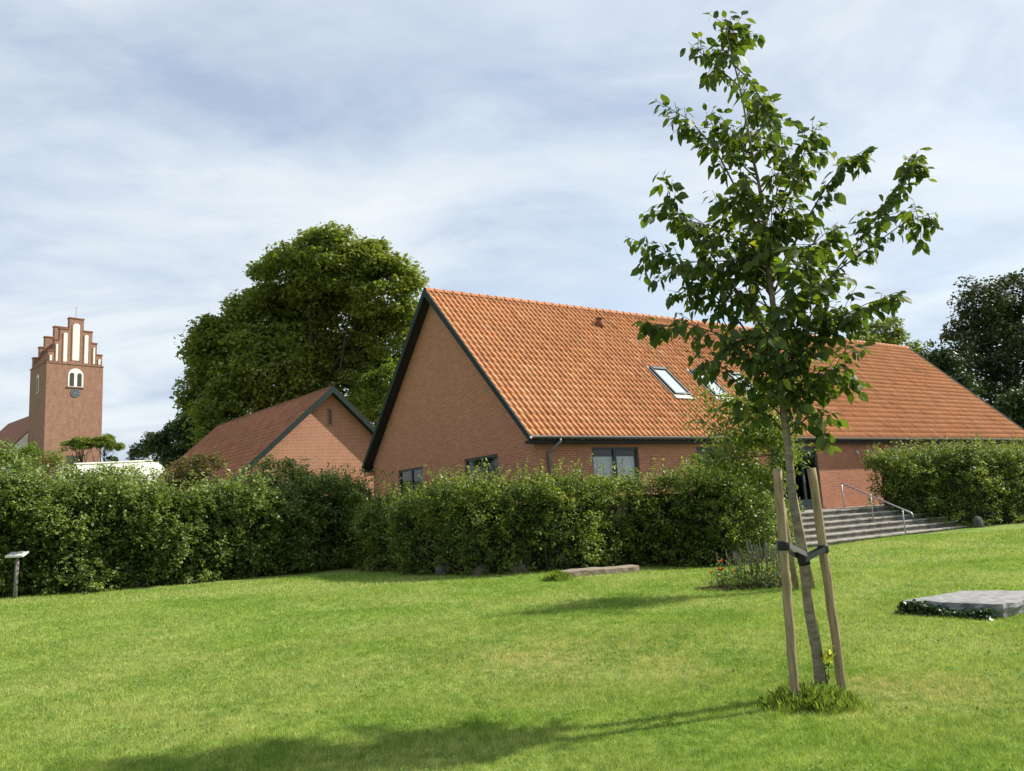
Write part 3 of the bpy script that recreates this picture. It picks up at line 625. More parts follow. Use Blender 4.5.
# ------------------------------------------------------------------ small brick house
def small_house():
    yaw, W, SLp, Lh, ZE = 0.692, 9.37, 0.735, 15.3, 3.7
    root = empty('brick_outbuilding', (-12.0, 34.0, 0), yaw); tag(root, 'lower brick house with brown tiled roof and green bargeboards left of the orange roof', 'house')
    RI = W / 2 * math.tan(SLp); ca, sa = math.cos(SLp), math.sin(SLp); SL = math.hypot(RI, W / 2); fx, fy = 0.3, 0.38
    m = MB(); zt = lambda x: ZE + min(x, W - x) * RI / (W / 2) - 0.13
    hs = (W / 2 - 0.13, W / 2 + 0.13, 6.15, 6.95)
    for y in (fy, Lh - fy):
        if y == fy:
            wall_panel(m, (0, y, 0), (1, 0, 0), None, 2.6, W - 2.6, 5.0, hs[3], [hs], 0.12, (0, 1, 0))
            z5 = lambda z: (z - ZE + 0.13) * (W / 2) / RI
            m.add([(fx, y, 0), (W - fx, y, 0), (W - fx, y, zt(fx)), (fx, y, zt(fx))], [(0, 1, 2, 3)])
            m.add([(fx, y, zt(fx)), (W - fx, y, zt(fx)), (W - 2.6, y, 5.0), (2.6, y, 5.0)], [(0, 1, 2, 3)])
            m.add([(fx, y, zt(fx)), (2.6, y, 5.0), (2.6, y, min(zt(2.6), hs[3]))], [(0, 1, 2)]); m.add([(W - fx, y, zt(fx)), (W - 2.6, y, 5.0), (W - 2.6, y, min(zt(2.6), hs[3]))], [(0, 2, 1)])
        else:
            m.add([(fx, y, 0), (W - fx, y, 0), (W - fx, y, zt(fx)), (W / 2, y, zt(W / 2)), (fx, y, zt(fx))], [(0, 1, 2, 3, 4)])
    m.v, m.f = [], []
    # simple closed gables plus a real slot vent frame set proud of the wall
    for y in (fy, Lh - fy): m.add([(fx, y, -0.5), (W - fx, y, -0.5), (W - fx, y, zt(fx)), (W / 2, y, zt(W / 2)), (fx, y, zt(fx))], [(0, 1, 2, 3, 4)])
    for x in (fx, W - fx): m.add([(x, fy, -0.5), (x, Lh - fy, -0.5), (x, Lh - fy, zt(fx)), (x, fy, zt(fx))], [(0, 1, 2, 3)])
    m.build('wall', M['brick_light'], root)
    m = MB(); a, b, c, d = hs; m.box(a, a + 0.05, fy - 0.03, fy - 0.003, c, d); m.box(b - 0.05, b, fy - 0.03, fy - 0.003, c, d); m.box(a + 0.05, b - 0.05, fy - 0.03, fy - 0.003, d - 0.05, d); m.box(a + 0.05, b - 0.05, fy - 0.03, fy - 0.003, c, c + 0.05)
    v = m.build('vent', M['oldwood'], root)
    m = MB()
    for k in range(6): z = c + 0.08 + k * 0.115; m.prism([(a + 0.05, fy - 0.02, z), (a + 0.05, fy - 0.006, z + 0.07), (b - 0.05, fy - 0.006, z + 0.07), (b - 0.05, fy - 0.02, z)], (0, 0.003, 0.008))
    m.build('louvre', M['louvre'], v)
    m = MB()
    for side in (0, 1):
        f = lambda x: x if side == 0 else W - x
        m.prism([(f(0.03), 0.03, ZE - 0.1), (f(W / 2), 0.03, ZE + RI - 0.13), (f(W / 2), 0.03, ZE + RI - 0.04), (f(0.03), 0.03, ZE - 0.03)], (0, Lh - 0.06, 0))
    roof = m.build('roof', M['soffit'], root)
    tiles('tile_field', M['tile_old'], roof, (0, Lh, ZE), (0, -1, 0), (ca, 0, sa), Lh, SL - 0.05, 8)
    tiles('tile_field', M['tile_old'], roof, (W, 0, ZE), (0, 1, 0), (-ca, 0, sa), Lh, SL - 0.05, 9)
    m = MB(); n = 42
    for k in range(n):
        y0, y1 = Lh * k / n, Lh * (k + 1) / n + 0.03; vs = []
        for y, r_ in ((y0, 0.12), (y1, 0.1)):
            for a_ in range(7):
                an = math.pi * a_ / 6; vs.append((W / 2 + r_ * math.cos(an), y, ZE + RI - 0.05 + r_ * math.sin(an)))
        m.add(vs, [(i, i + 1, i + 8, i + 7) for i in range(6)])
    m.build('ridge_tiles', M['tile_old'], roof, True)
    for y0, y1 in ((-0.05, 0.0), (Lh, Lh + 0.05)):
        for side in (0, 1):
            f = lambda x: x if side == 0 else W - x
            m = MB(); m.prism([(f(-0.05), y0, ZE - 0.24), (f(W / 2), y0, ZE + RI - 0.26), (f(W / 2), y0, ZE + RI + 0.06), (f(-0.05), y0, ZE + 0.04)], (0, y1 - y0, 0)); m.build('bargeboard', M['green_paint'], root)
    for side in (0, 1):
        f = lambda x: x if side == 0 else W - x
        m = MB(); m.prism([(f(0.02), 0.0, ZE - 0.16), (f(W / 2), 0.0, ZE + RI - 0.19), (f(W / 2), 0.0, ZE + RI - 0.14), (f(0.02), 0.0, ZE - 0.11)], (0, fy - 0.004, 0)); m.build('soffit', M['soffit'], root)
        m = MB(); xs = sorted((f(-0.11), f(-0.01))); m.box(xs[0], xs[1], 0.0, Lh, ZE - 0.09, ZE - 0.01); m.build('gutter', M['zinc'], root)
small_house()

# ------------------------------------------------------------------ church on the rise
def church():
    K = 1.2
    FL = np.array([-53.54, 90.446, 22.0]); FL = CAMP + (FL - CAMP) * K
    yaw = math.radians(47.5); W, D = 7.44, 6.9; ZT = FL[2]; Z0 = 10.0
    root = empty('church', (FL[0], FL[1], 0), yaw); tag(root, 'red brick church tower with stepped gable and white blind niches on the far rise', 'church')
    m = MB(); m.box(0, W, 0, D, Z0 - 2, ZT); tw = m.build('tower', M['brick_church'], root)
    m = MB(); m.box(-0.08, W + 0.08, -0.08, D + 0.08, ZT - 0.18, ZT - 0.03); m.build('cornice', M['brick_church'], tw)
    hw = [3.55, 2.8, 2.15, 0.96]; hz = [1.5, 3.15, 4.8, 6.5]
    for y0, y1 in ((0.0, 0.75), (D - 0.75, D)):
        poly = [(W / 2 - hw[0], y0, ZT)]
        for a, z in zip(hw, hz): poly += [(W / 2 - a, y0, ZT + z)] if poly[-1][0] == W / 2 - a else [(W / 2 - a, y0, poly[-1][2]), (W / 2 - a, y0, ZT + z)]
        poly += [(W - x, y, z) for x, y, z in reversed(poly)]
        m = MB(); m.prism(poly, (0, y1 - y0, 0)); g = m.build('stepped_gable', M['brick_church'], root)
        m = MB(); prev = 0
        for i, (a, z) in enumerate(zip(hw, hz)):
            inner = hw[i + 1] if i < 3 else 0
            for s in ((-1, 1) if i < 3 else (0,)):
                m = MB(); xs = sorted((W / 2 + s * (a + 0.07), W / 2 + s * inner)) if s else (W / 2 - a - 0.07, W / 2 + a + 0.07); m.box(xs[0], xs[1], y0 - 0.08, y1 + 0.08, ZT + z, ZT + z + 0.16)
                m.build('coping', M['tile_far'], g)
        if y0 == 0.0:
            def niche(xc, hw_, z0, z1):
                q = MB(); pts = [(xc - hw_, -0.03, z0), (xc + hw_, -0.03, z0)] + [(xc + hw_ * math.cos(an), -0.03, z1 - hw_ + hw_ * math.sin(an)) for an in np.linspace(0, math.pi, 7)]
                q.prism(pts, (0, 0.027, 0)); q.build('blind_niche', M['white'], g)
                for sd in (-1, 1):  # strips added beside the niche so it shades as if recessed
                    xs = sorted((xc + sd * (hw_ + 0.003), xc + sd * (hw_ + 0.13))); MB().box(xs[0], xs[1], -0.065, -0.003, z0 - 0.05, z1 - hw_ * 0.6).build('added_strip', M['brick_church'], g)
            for xc, h_, a, b in ((0, 0.48, 0.45, 5.85), (-1.38, 0.27, 0.15, 4.35), (1.38, 0.27, 0.15, 4.35), (-2.45, 0.14, 0.15, 2.6), (2.45, 0.14, 0.15, 2.6), (-3.2, 0.16, 0.15, 0.95), (3.2, 0.16, 0.15, 0.95)):
                niche(W / 2 + xc, h_, ZT + a, ZT + b)
    m = MB(); m.add([(-0.1, 0.75, ZT), (W / 2, 0.75, ZT + 5.2), (W + 0.1, 0.75, ZT), (-0.1, D - 0.75, ZT), (W / 2, D - 0.75, ZT + 5.2), (W + 0.1, D - 0.75, ZT)], [(0, 1, 4, 3), (1, 2, 5, 4)]); m.build('saddle_roof', M['tile_far'], root)
    def arch(xc, hw_, z0, z1, y, dy): return [(xc - hw_, y, z0), (xc + hw_, y, z0)] + [(xc + hw_ * math.cos(an), y, z1 - hw_ + hw_ * math.sin(an)) for an in np.linspace(0, math.pi, 9)]
    m = MB(); m.prism(arch(W / 2 + 0.05, 1.0, ZT - 3.35, ZT - 0.7, -0.04, 0), (0, 0.037, 0)); bf = m.build('belfry_opening', M['white'], root)
    for s in (-0.5, 0.5):
        m = MB(); m.prism(arch(W / 2 + 0.05 + s, 0.28, ZT - 3.25, ZT - 1.35, -0.07, 0), (0, 0.027, 0)); m.build('louvre', M['louvre'], bf)
    m = MB(); m.box(W / 2 - 1.1, W / 2 + 1.2, -0.14, -0.003, ZT - 3.5, ZT - 3.36); m.build('sill', M['brick_church'], bf)
    m = MB(); m.prism([(-0.04, D * 0.5 - 0.38, ZT - 4.0), (-0.04, D * 0.5 + 0.38, ZT - 4.0), (-0.04, D * 0.5 + 0.38, ZT - 1.7), (-0.04, D * 0.5, ZT - 1.25), (-0.04, D * 0.5 - 0.38, ZT - 1.7)], (0.037, 0, 0)); bs = m.build('belfry_opening', M['white'], root)
    m = MB(); m.box(-0.07, -0.045, D * 0.5 - 0.2, D * 0.5 + 0.2, ZT - 3.9, ZT - 1.8); m.build('louvre', M['louvre'], bs)
    c = (W / 2 + 0.05, -0.06, ZT - 4.25); m = MB(); m.prism([(c[0] + 0.62 * math.cos(a), c[1], c[2] + 0.62 * math.sin(a)) for a in np.linspace(0, 2 * math.pi, 25)[:-1]], (0, 0.057, 0)); ck = m.build('clock', M['clock'], root)
    for k in range(12):
        a = k * math.pi / 6; m = MB(); m.box(c[0] + 0.52 * math.cos(a) - 0.03, c[0] + 0.52 * math.cos(a) + 0.03, c[1] - 0.02, c[1] - 0.003, c[2] + 0.52 * math.sin(a) - 0.03, c[2] + 0.52 * math.sin(a) + 0.03); m.build('hour_mark', M['gilt'], ck)
    for (dx, dz) in ((0.4, -0.1), (-0.25, -0.08)):
        m = MB(); m.tube([(c[0], c[1] - 0.03, c[2]), (c[0] + dx, c[1] - 0.03, c[2] + dz)], 0.03, 6); m.build('hand', M['gilt'], ck)
    m = MB(); m.box(W / 2 - 0.9, W / 2 + 0.9, -0.03, -0.003, Z0, Z0 + 3.0); m.build('door', M['louvre'], root)
    m = MB(); m.tube([(W / 2, 0.4, ZT + 6.5), (W / 2, 0.4, ZT + 8.4)], 0.025, 6); m.build('weather_vane', M['louvre'], root)
    # nave behind, whitewashed, wider than the tower
    nx0, nx1, ny0, ny1, nze, nzr = -1.6, W + 0.95, D, D + 22, Z0 + 5.0, Z0 + 10.6; xc = (nx0 + nx1) / 2
    m = MB(); m.prism([(nx0, ny0, Z0 - 2), (nx1, ny0, Z0 - 2), (nx1, ny0, nze), (xc, ny0, nzr), (nx0, ny0, nze)], (0, ny1 - ny0, 0)); m.build('nave_wall', M['white'], root)
    m = MB()
    for s in (0, 1):
        f = lambda x: x if s == 0 else nx0 + nx1 - x
        m.prism([(f(nx0 - 0.3), ny0 + 0.25, nze - 0.25), (f(xc), ny0 + 0.25, nzr + 0.02), (f(xc), ny0 + 0.25, nzr + 0.27), (f(nx0 - 0.3), ny0 + 0.25, nze)], (0, ny1 - ny0, 0))
    m.build('nave_roof', M['tile_far'], root)
    m = MB(); m.prism([(nx0 - 4.5, ny0 + 4.5, Z0 - 2), (nx0 - 0.01, ny0 + 4.5, Z0 - 2), (nx0 - 0.01, ny0 + 4.5, nze - 0.6), (nx0 - 4.5, ny0 + 4.5, Z0 + 3.2)], (0, 6, 0)); m.build('porch', M['brick_church'], root)
    m = MB(); m.prism([(nx0 - 4.8, ny0 + 4.2, Z0 + 3.1), (nx0 - 0.02, ny0 + 4.2, nze - 0.55), (nx0 - 0.02, ny0 + 4.2, nze - 0.35), (nx0 - 4.8, ny0 + 4.2, Z0 + 3.3)], (0, 6.6, 0)); m.build('porch_roof', M['tile_far'], root)
church()
def churchyard_wall():
    a, b = atY(50, 465.5, 88), atY(190, 459.5, 103); d = np.array([b[0] - a[0], b[1] - a[1]]); Lw = np.linalg.norm(d); d /= Lw; n = np.array([-d[1], d[0]])
    o = empty('churchyard_wall', (a[0], a[1], 0), math.atan2(d[1], d[0])); tag(o, 'long low whitewashed wall below the church tower', 'wall')
    m = MB(); m.prism([(0, 0, a[2] - 4), (Lw, 0, b[2] - 4), (Lw, 0, b[2]), (0, 0, a[2])], (0, 0.5, 0)); m.build('wall', M['white'], o)
    m = MB(); m.prism([(0, -0.1, a[2] + 0.003), (Lw, -0.1, b[2] + 0.003), (Lw, -0.1, b[2] + 0.16), (0, -0.1, a[2] + 0.16)], (0, 0.7, 0)); m.build('coping', M['white'], o)
churchyard_wall()

# ------------------------------------------------------------------ trees and shrubs behind
tree('broadleaf_tree', 'very large round broadleaf tree standing behind the small brown roofed house', 'tree', (*(atY(315, 500, 54)[:2]), 1.5),
     lobes_px([(335, 270, 42), (385, 290, 34), (290, 285, 38), (262, 320, 36), (330, 330, 55), (390, 340, 34), (225, 350, 34), (270, 375, 48), (350, 390, 50), (400, 385, 30), (215, 395, 30), (235, 420, 36), (300, 430, 40), (205, 352, 14), (320, 252, 20), (370, 262, 20)], 54, 5, 0.6),
     M['lf_lime'], 1500, 120, 0.95, 0.27, 21, 0.55, nlimb=30)
tree('yew_tree', 'dark clipped looking tree at the left end of the brown roof', 'tree', (*(atY(182, 500, 60)[:2]), 3.0), lobes_px([(180, 445, 22), (160, 448, 14), (195, 430, 20), (188, 465, 20)], 60, 6), M['lf_conifer'], 150, 110, 0.7, 0.22, 22, 0.25)
for i, (px, py, r_, lb) in enumerate(((152, 440, 9, 'small dark conifer right of the white churchyard wall'), (138, 449, 7, 'smallest dark shrub at the end of the white churchyard wall'), (112, 462, 6, 'low dark bush beside the white corner of the church'))):
    tree('conifer', lb, 'tree', (*(atY(px, 480, 112)[:2]), G(*atY(px, 480, 112)[:2])), lobes_px([(px, py, r_), (px, py + r_, r_ * 1.15)], 112, 7 + i), M['lf_conifer'], 45, 70, 0.4, 0.22, 30 + i, 0.12)
for px, lb, rr in ((84, 'left one of two clipped umbrella crowned trees before the church tower', [(70, 446, 8), (78, 444, 10), (88, 444, 9)]), (104, 'right one of two clipped umbrella crowned trees before the church tower', [(96, 443, 9), (106, 442, 11), (115, 446, 8)])):
    b = atY(px, 470, 99)
    lob = [(x, y, z, r_, 0.6) for x, y, z, r_ in lobes_px(rr, 99, px)]
    tree('pollard_tree', lb, 'tree', (b[0], b[1], G(b[0], b[1])), lob, M['lf_lime'], 70, 80, 0.45, 0.2, px, 0.16, group='clipped trees before the church')
tree('dark_tree', 'big dark tree with sky showing through, at the right edge behind the roof', 'tree', (*(atY(1010, 480, 62)[:2]), 1.0),
     lobes_px([(985, 300, 26), (1015, 300, 30), (965, 325, 22), (1000, 340, 34), (1040, 330, 40), (960, 365, 20), (990, 385, 30), (1025, 385, 34), (1060, 380, 40), (1060, 300, 30), (975, 410, 26), (1020, 425, 30)], 62, 12, 0.5), M['lf_dark'], 420, 110, 0.95, 0.26, 41, 0.5, shell=(0.4, 1.0))
tree('leafy_tree', 'pale green tree top peeking over the ridge beside the sapling', 'tree', (*(atY(878, 480, 58)[:2]), 1.0), lobes_px([(870, 338, 16), (888, 332, 15), (895, 350, 18), (860, 352, 18), (880, 370, 24)], 58, 14), M['lf_lime'], 130, 90, 0.7, 0.22, 43, 0.3)
tree('leafy_tree', 'small dark bush showing over the far end of the orange ridge', 'tree', (*(atY(930, 480, 58)[:2]), 1.0), lobes_px([(930, 358, 14), (942, 370, 18), (925, 372, 16), (950, 390, 24)], 58, 15), M['lf_conifer'], 110, 80, 0.7, 0.22, 44, 0.25)
tree('leafy_tree', 'green shrub below the big dark tree at the right edge', 'tree', (*(atY(1012, 480, 50)[:2]), 1.0), lobes_px([(1012, 405, 12), (1024, 414, 14), (1036, 400, 18), (1018, 428, 14)], 50, 16), M['lf_conifer'], 110, 90, 0.6, 0.22, 45, 0.2)
tree('leafy_tree', 'lighter green tree between the small gable and the large gable', 'tree', (*(atY(388, 500, 47)[:2]), 1.0), lobes_px([(378, 388, 16), (395, 378, 18), (370, 410, 16), (392, 410, 20)], 50, 17), M['lf_bright'], 90, 80, 0.6, 0.2, 46, 0.2)
def shrub(label, px, py, Y, lob, mat, nclump, per, cr, leaf, seed, name='shrub'):
    b = atY(px, py, Y); tree(name, label, 'shrub', (b[0], b[1], G(b[0], b[1])), lobes_px(lob, Y, seed), M[mat], nclump, per, cr, leaf, seed, 0.06, bark='twig', nlimb=20, bottom=-1.1, shell=(0.3, 1.0), flat=0.8)
shrub('tall pale green shrub at the left edge behind the hedge', 15, 560, 25, [(8, 478, 22), (30, 470, 16), (0, 455, 14), (45, 495, 24), (15, 505, 26)], 'lf_mixed', 110, 80, 0.35, 0.085, 51)
shrub('yellow green bush just below the church tower', 28, 550, 33, [(30, 452, 10), (22, 462, 14), (42, 462, 12), (55, 462, 10)], 'lf_bright', 70, 80, 0.3, 0.08, 52)
shrub('brownish bush with dry leaves behind the left hedge', 45, 550, 27, [(40, 474, 14), (55, 478, 12), (30, 488, 14), (60, 492, 14)], 'lf_brown', 70, 70, 0.3, 0.075, 53)
shrub('wide green shrub rising in front of the white churchyard wall', 105, 560, 26, [(76, 484, 18), (98, 482, 18), (120, 480, 16), (142, 478, 13), (158, 480, 10), (110, 500, 26), (70, 472, 8)], 'lf_mixed', 130, 80, 0.32, 0.08, 54)
shrub('bronze tinged shrub in front of the brown roof', 190, 560, 25, [(182, 470, 13), (198, 466, 12), (190, 488, 16), (172, 484, 10), (215, 460, 8), (208, 484, 12)], 'lf_bronze', 100, 70, 0.28, 0.075, 55)
shrub('leafy green shrub below the sunlit small gable', 268, 560, 25, [(255, 476, 14), (278, 468, 14), (296, 474, 12), (240, 492, 14), (270, 492, 18), (300, 490, 14)], 'lf_mixed', 120, 70, 0.28, 0.075, 56)

# ------------------------------------------------------------------ hedges
def gpath(pxs): return [tuple(onG(*p)[:2]) for p in pxs]
lp = gpath([(-40, 602), (60, 594), (150, 587), (250, 578), (330, 570)])
hedge('hedge', 'long mixed green hedge along the left side of the lawn', [lp[0], lp[1], lp[2], lp[3], lp[4], (lp[4][0] + 1.2, lp[4][1] + 0.6)], 1.8,
      lambda t: 2.62 + 0.16 * math.sin(9 * t) + 0.12 * math.sin(23 * t) - 0.32 * t, 135000, 0.08, M['lf_mixed'], 61, 520, skirt=0.15, bulge=0.28, shoot_len=(0.1, 0.95))
cp = gpath([(326, 565), (400, 574), (480, 576), (560, 572), (650, 566), (740, 566), (775, 560)])
hedge('hedge', 'dark front hornbeam hedge in the middle, running below the large gable', cp, 1.7,
      lambda t: 1.78 + 0.34 * t + 0.09 * math.sin(17 * t), 120000, 0.064, M['lf_hornbeam'], 62, 520, skirt=-0.02, foot=0.02, shoot_len=(0.1, 0.8), bulge=0.2)
e0 = np.array(cp[-1]); hedge('hedge', 'short hedge return leading from the middle hedge back to the steps', [tuple(e0 + [0.15, 0.5]), tuple(e0 + [1.2, 2.6]), tuple(e0 + [2.2, 4.6])], 1.4, lambda t: 2.3 - 0.75 * t, 34000, 0.06, M['lf_hornbeam'], 63, 70)

# ------------------------------------------------------------------ steps, terrace, handrail
SB = np.array([8.9, 23.45]); zs0 = G(*SB)
def steps():
    sl = np.array(house_local((*SB,)))
    root = empty('steps', (HX, HY, 0), YAW); tag(root, 'wide flight of weathered stone steps up to the house', 'steps')
    x0, x1 = sl[0] - 1.6, sl[0] + 7.6; y0 = sl[1]; n = 6; z0 = 0.16; rise = (1.12 - z0) / n; tread = 0.36
    for k in range(n):
        m = MB(); m.box(x0, x1, y0 + tread * k, y0 + tread * (k + 1) + (0.02 if k < n - 1 else 0.0), -0.1 if k == 0 else z0 + rise * k - 0.05, z0 + rise * (k + 1) - 0.05)
        s = m.build('riser', M['riser'], root)
        m = MB(); m.box(x0, x1, y0 + tread * k - 0.03, y0 + tread * (k + 1) + 0.0, z0 + rise * (k + 1) - 0.049, z0 + rise * (k + 1)); m.build('tread', M['concrete'], s, bevel=0.008)
    t = MB(); t.box(x0 - 3, x1 + 6, y0 + tread * n + 0.004, 0.262, 0.0, 1.118); o = t.build('terrace', M['concrete']); o.location = (HX, HY, 0); o.rotation_euler = (0, 0, YAW); tag(o, kind='structure')
    # handrail
    p = atZ(902, 536, 0.2); hl = np.array(house_local(p)); x = hl[0] - 0.22
    hr = empty('handrail', (HX, HY, 0), YAW); tag(hr, 'grey metal handrail standing on the stone steps', 'handrail')
    ys = [y0 - 0.02, y0 + 1.0, y0 + 2.0]; zb = [0.1, z0 + rise * 3, z0 + rise * 5]; zt = [1.05, 1.55, 1.98]
    for yy, a, b in zip(ys, zb, zt): MB().tube([(x, yy, a), (x, yy, b)], 0.021, 8).build('post', M['galv'], hr, True)
    m = MB(); m.tube([(x, ys[0] - 0.31, 0.78), (x, ys[0] - 0.32, 0.86), (x, ys[0] - 0.27, 0.92), (x, ys[0], 1.05), (x, ys[2], 1.98)], 0.024, 8); m.build('rail', M['galv'], hr, True)
    return x0, x1, y0
SX0, SX1, SY0 = steps()
def H2W(x, y): return np.array([HX, HY]) + RD * x + LD * y
rp = [H2W(SX1 - 1.9, SY0 + 1.5), H2W(SX1 - 0.9, SY0 + 0.7), H2W(SX1 + 0.4, SY0 - 0.15), H2W(SX1 + 2.5, SY0 - 0.6), H2W(SX1 + 8, SY0 - 0.9), H2W(SX1 + 13, SY0 - 1)]
hedge('hedge', 'bushy hedge at the right of the stone steps', [tuple(q) for q in rp], 2.2, lambda t: 2.55 + 0.55 * math.exp(-((t - 0.0) / 0.12) ** 2) * 0 + 0.1 * math.sin(8 * t), 95000, 0.07, M['lf_hornbeam'], 64, 520, skirt=0.2, bulge=0.3, shoot_len=(0.1, 0.75))

# ------------------------------------------------------------------ stones, plank, slab, sign
def rock(name, label, c, size, seed, cat='boulder', group=None, mat='boulder'):
    r = np.random.default_rng(seed); import bmesh
    bm = bmesh.new(); bmesh.ops.create_icosphere(bm, subdivisions=3, radius=1.0); ph = r.uniform(0, 6, (5, 3)); fr = r.normal(0, 2.0, (5, 3))
    for v in bm.verts:
        n = sum(math.sin(float(np.dot(fr[k], v.co)) + ph[k, 0]) for k in range(5)) * 0.07
        q = v.co * (1 + n); v.co = Vector((q.x * size[0], q.y * size[1], q.z * size[2]))
    me = bpy.data.meshes.new(name); bm.to_mesh(me); bm.free(); o = link(name, me, M[mat], None, True)
    o.location = (c[0], c[1], c[2]); o.rotation_euler = (0, 0, r.uniform(0, 3)); tag(o, label, cat, group); return o
for i, (px, py, s, lb) in enumerate(((415, 572, 0.3, 'first fieldstone from the left at the foot of the middle hedge'), (445, 574, 0.34, 'second fieldstone from the left at the foot of the middle hedge'), (482, 575, 0.3, 'third fieldstone from the left at the foot of the middle hedge'), (522, 572, 0.42, 'wide fieldstone under the hedge left of the timber beam'), (655, 564, 0.3, 'fieldstone under the hedge right of the timber beam'), (690, 563, 0.36, 'fieldstone under the hedge left of the flower bed'))):
    p = onG(px, py); rock('boulder', lb, (p[0], p[1] + 0.22, p[2] + 0.0), (s * 1.3, s * 0.7, s * 0.75), 70 + i, group='fieldstones edging the middle hedge')
p = H2W(SX1 + 0.1, SY0 - 0.35); rock('boulder', 'upright grey boulder at the right end of the steps', (p[0], p[1], G(*p) + 0.08), (0.17, 0.16, 0.3), 79)
def beam():
    a, b = onG(566, 578), onG(640, 572); d = b - a; L = np.linalg.norm(d[:2]); o = empty('timber_beam', (a[0], a[1], a[2]), math.atan2(d[1], d[0])); tag(o, 'weathered timber beam lying in front of the hedge', 'beam')
    m = MB(); n = 12; r = random.Random(4); vs = []
    for i in range(n + 1):
        x = L * i / n; w = lambda: r.uniform(-0.015, 0.015); dz = d[2] * i / n
        vs += [(x, 0 + w(), dz - 0.05), (x, 0.3 + w(), dz - 0.05), (x, 0.3 + w(), dz + 0.15 + w()), (x, 0.0 + w(), dz + 0.13 + w())]
    m.add(vs, [(4 * i + k, 4 * i + (k + 1) % 4, 4 * i + 4 + (k + 1) % 4, 4 * i + 4 + k) for i in range(n) for k in range(4)] + [(3, 2, 1, 0), (4 * n, 4 * n + 1, 4 * n + 2, 4 * n + 3)])
    m.build('timber', M['oldwood'], o, bevel=0.012)
beam()
def tuft(label, c, rad, n, hgt, seed, mat='tall_grass', cat='grass tuft', name='grass_tuft'):
    r = np.random.default_rng(seed); a = r.uniform(0, 2 * np.pi, n); q = rad * r.uniform(0, 1, n) ** 0.6 * (1 + 0.25 * np.sin(3 * a + seed) + 0.15 * np.sin(7 * a)); B = np.stack([q * np.cos(a), q * np.sin(a), np.zeros(n)], 1)
    h = hgt * r.uniform(0.5, 1.2, n) * (1 - 0.6 * (q / rad).clip(0, 1.2) ** 2); az = r.uniform(0, 2 * np.pi, n); ln = np.abs(r.normal(0.12, 0.28, n)) * h
    w = 0.0018 * r.uniform(0.7, 1.4, n); s = np.stack([-np.sin(az), np.cos(az), 0 * az], 1) * w[:, None]
    D = np.stack([np.cos(az), np.sin(az), 0 * az], 1)
    mid = B + D * (ln * 0.35)[:, None] + np.array([0, 0, 1]) * (h * 0.6)[:, None]; tip = B + D * ln[:, None] + np.array([0, 0, 1]) * (h * 0.95)[:, None]
    V = np.stack([B - s, B + s, mid + s * 0.8, tip, mid - s * 0.8], 1).reshape(-1, 3); F = np.arange(5 * n).reshape(-1, 5)
    o = mesh_np(name, V, F, M[mat], None, np.repeat(r.uniform(0, 0.85, n), 5)); o.location = (c[0], c[1], c[2]); tag(o, label, cat); return o
p = onG(558, 580); tuft('longer grass tuft at the left end of the timber beam', p, 0.32, 1500, 0.2, 80)
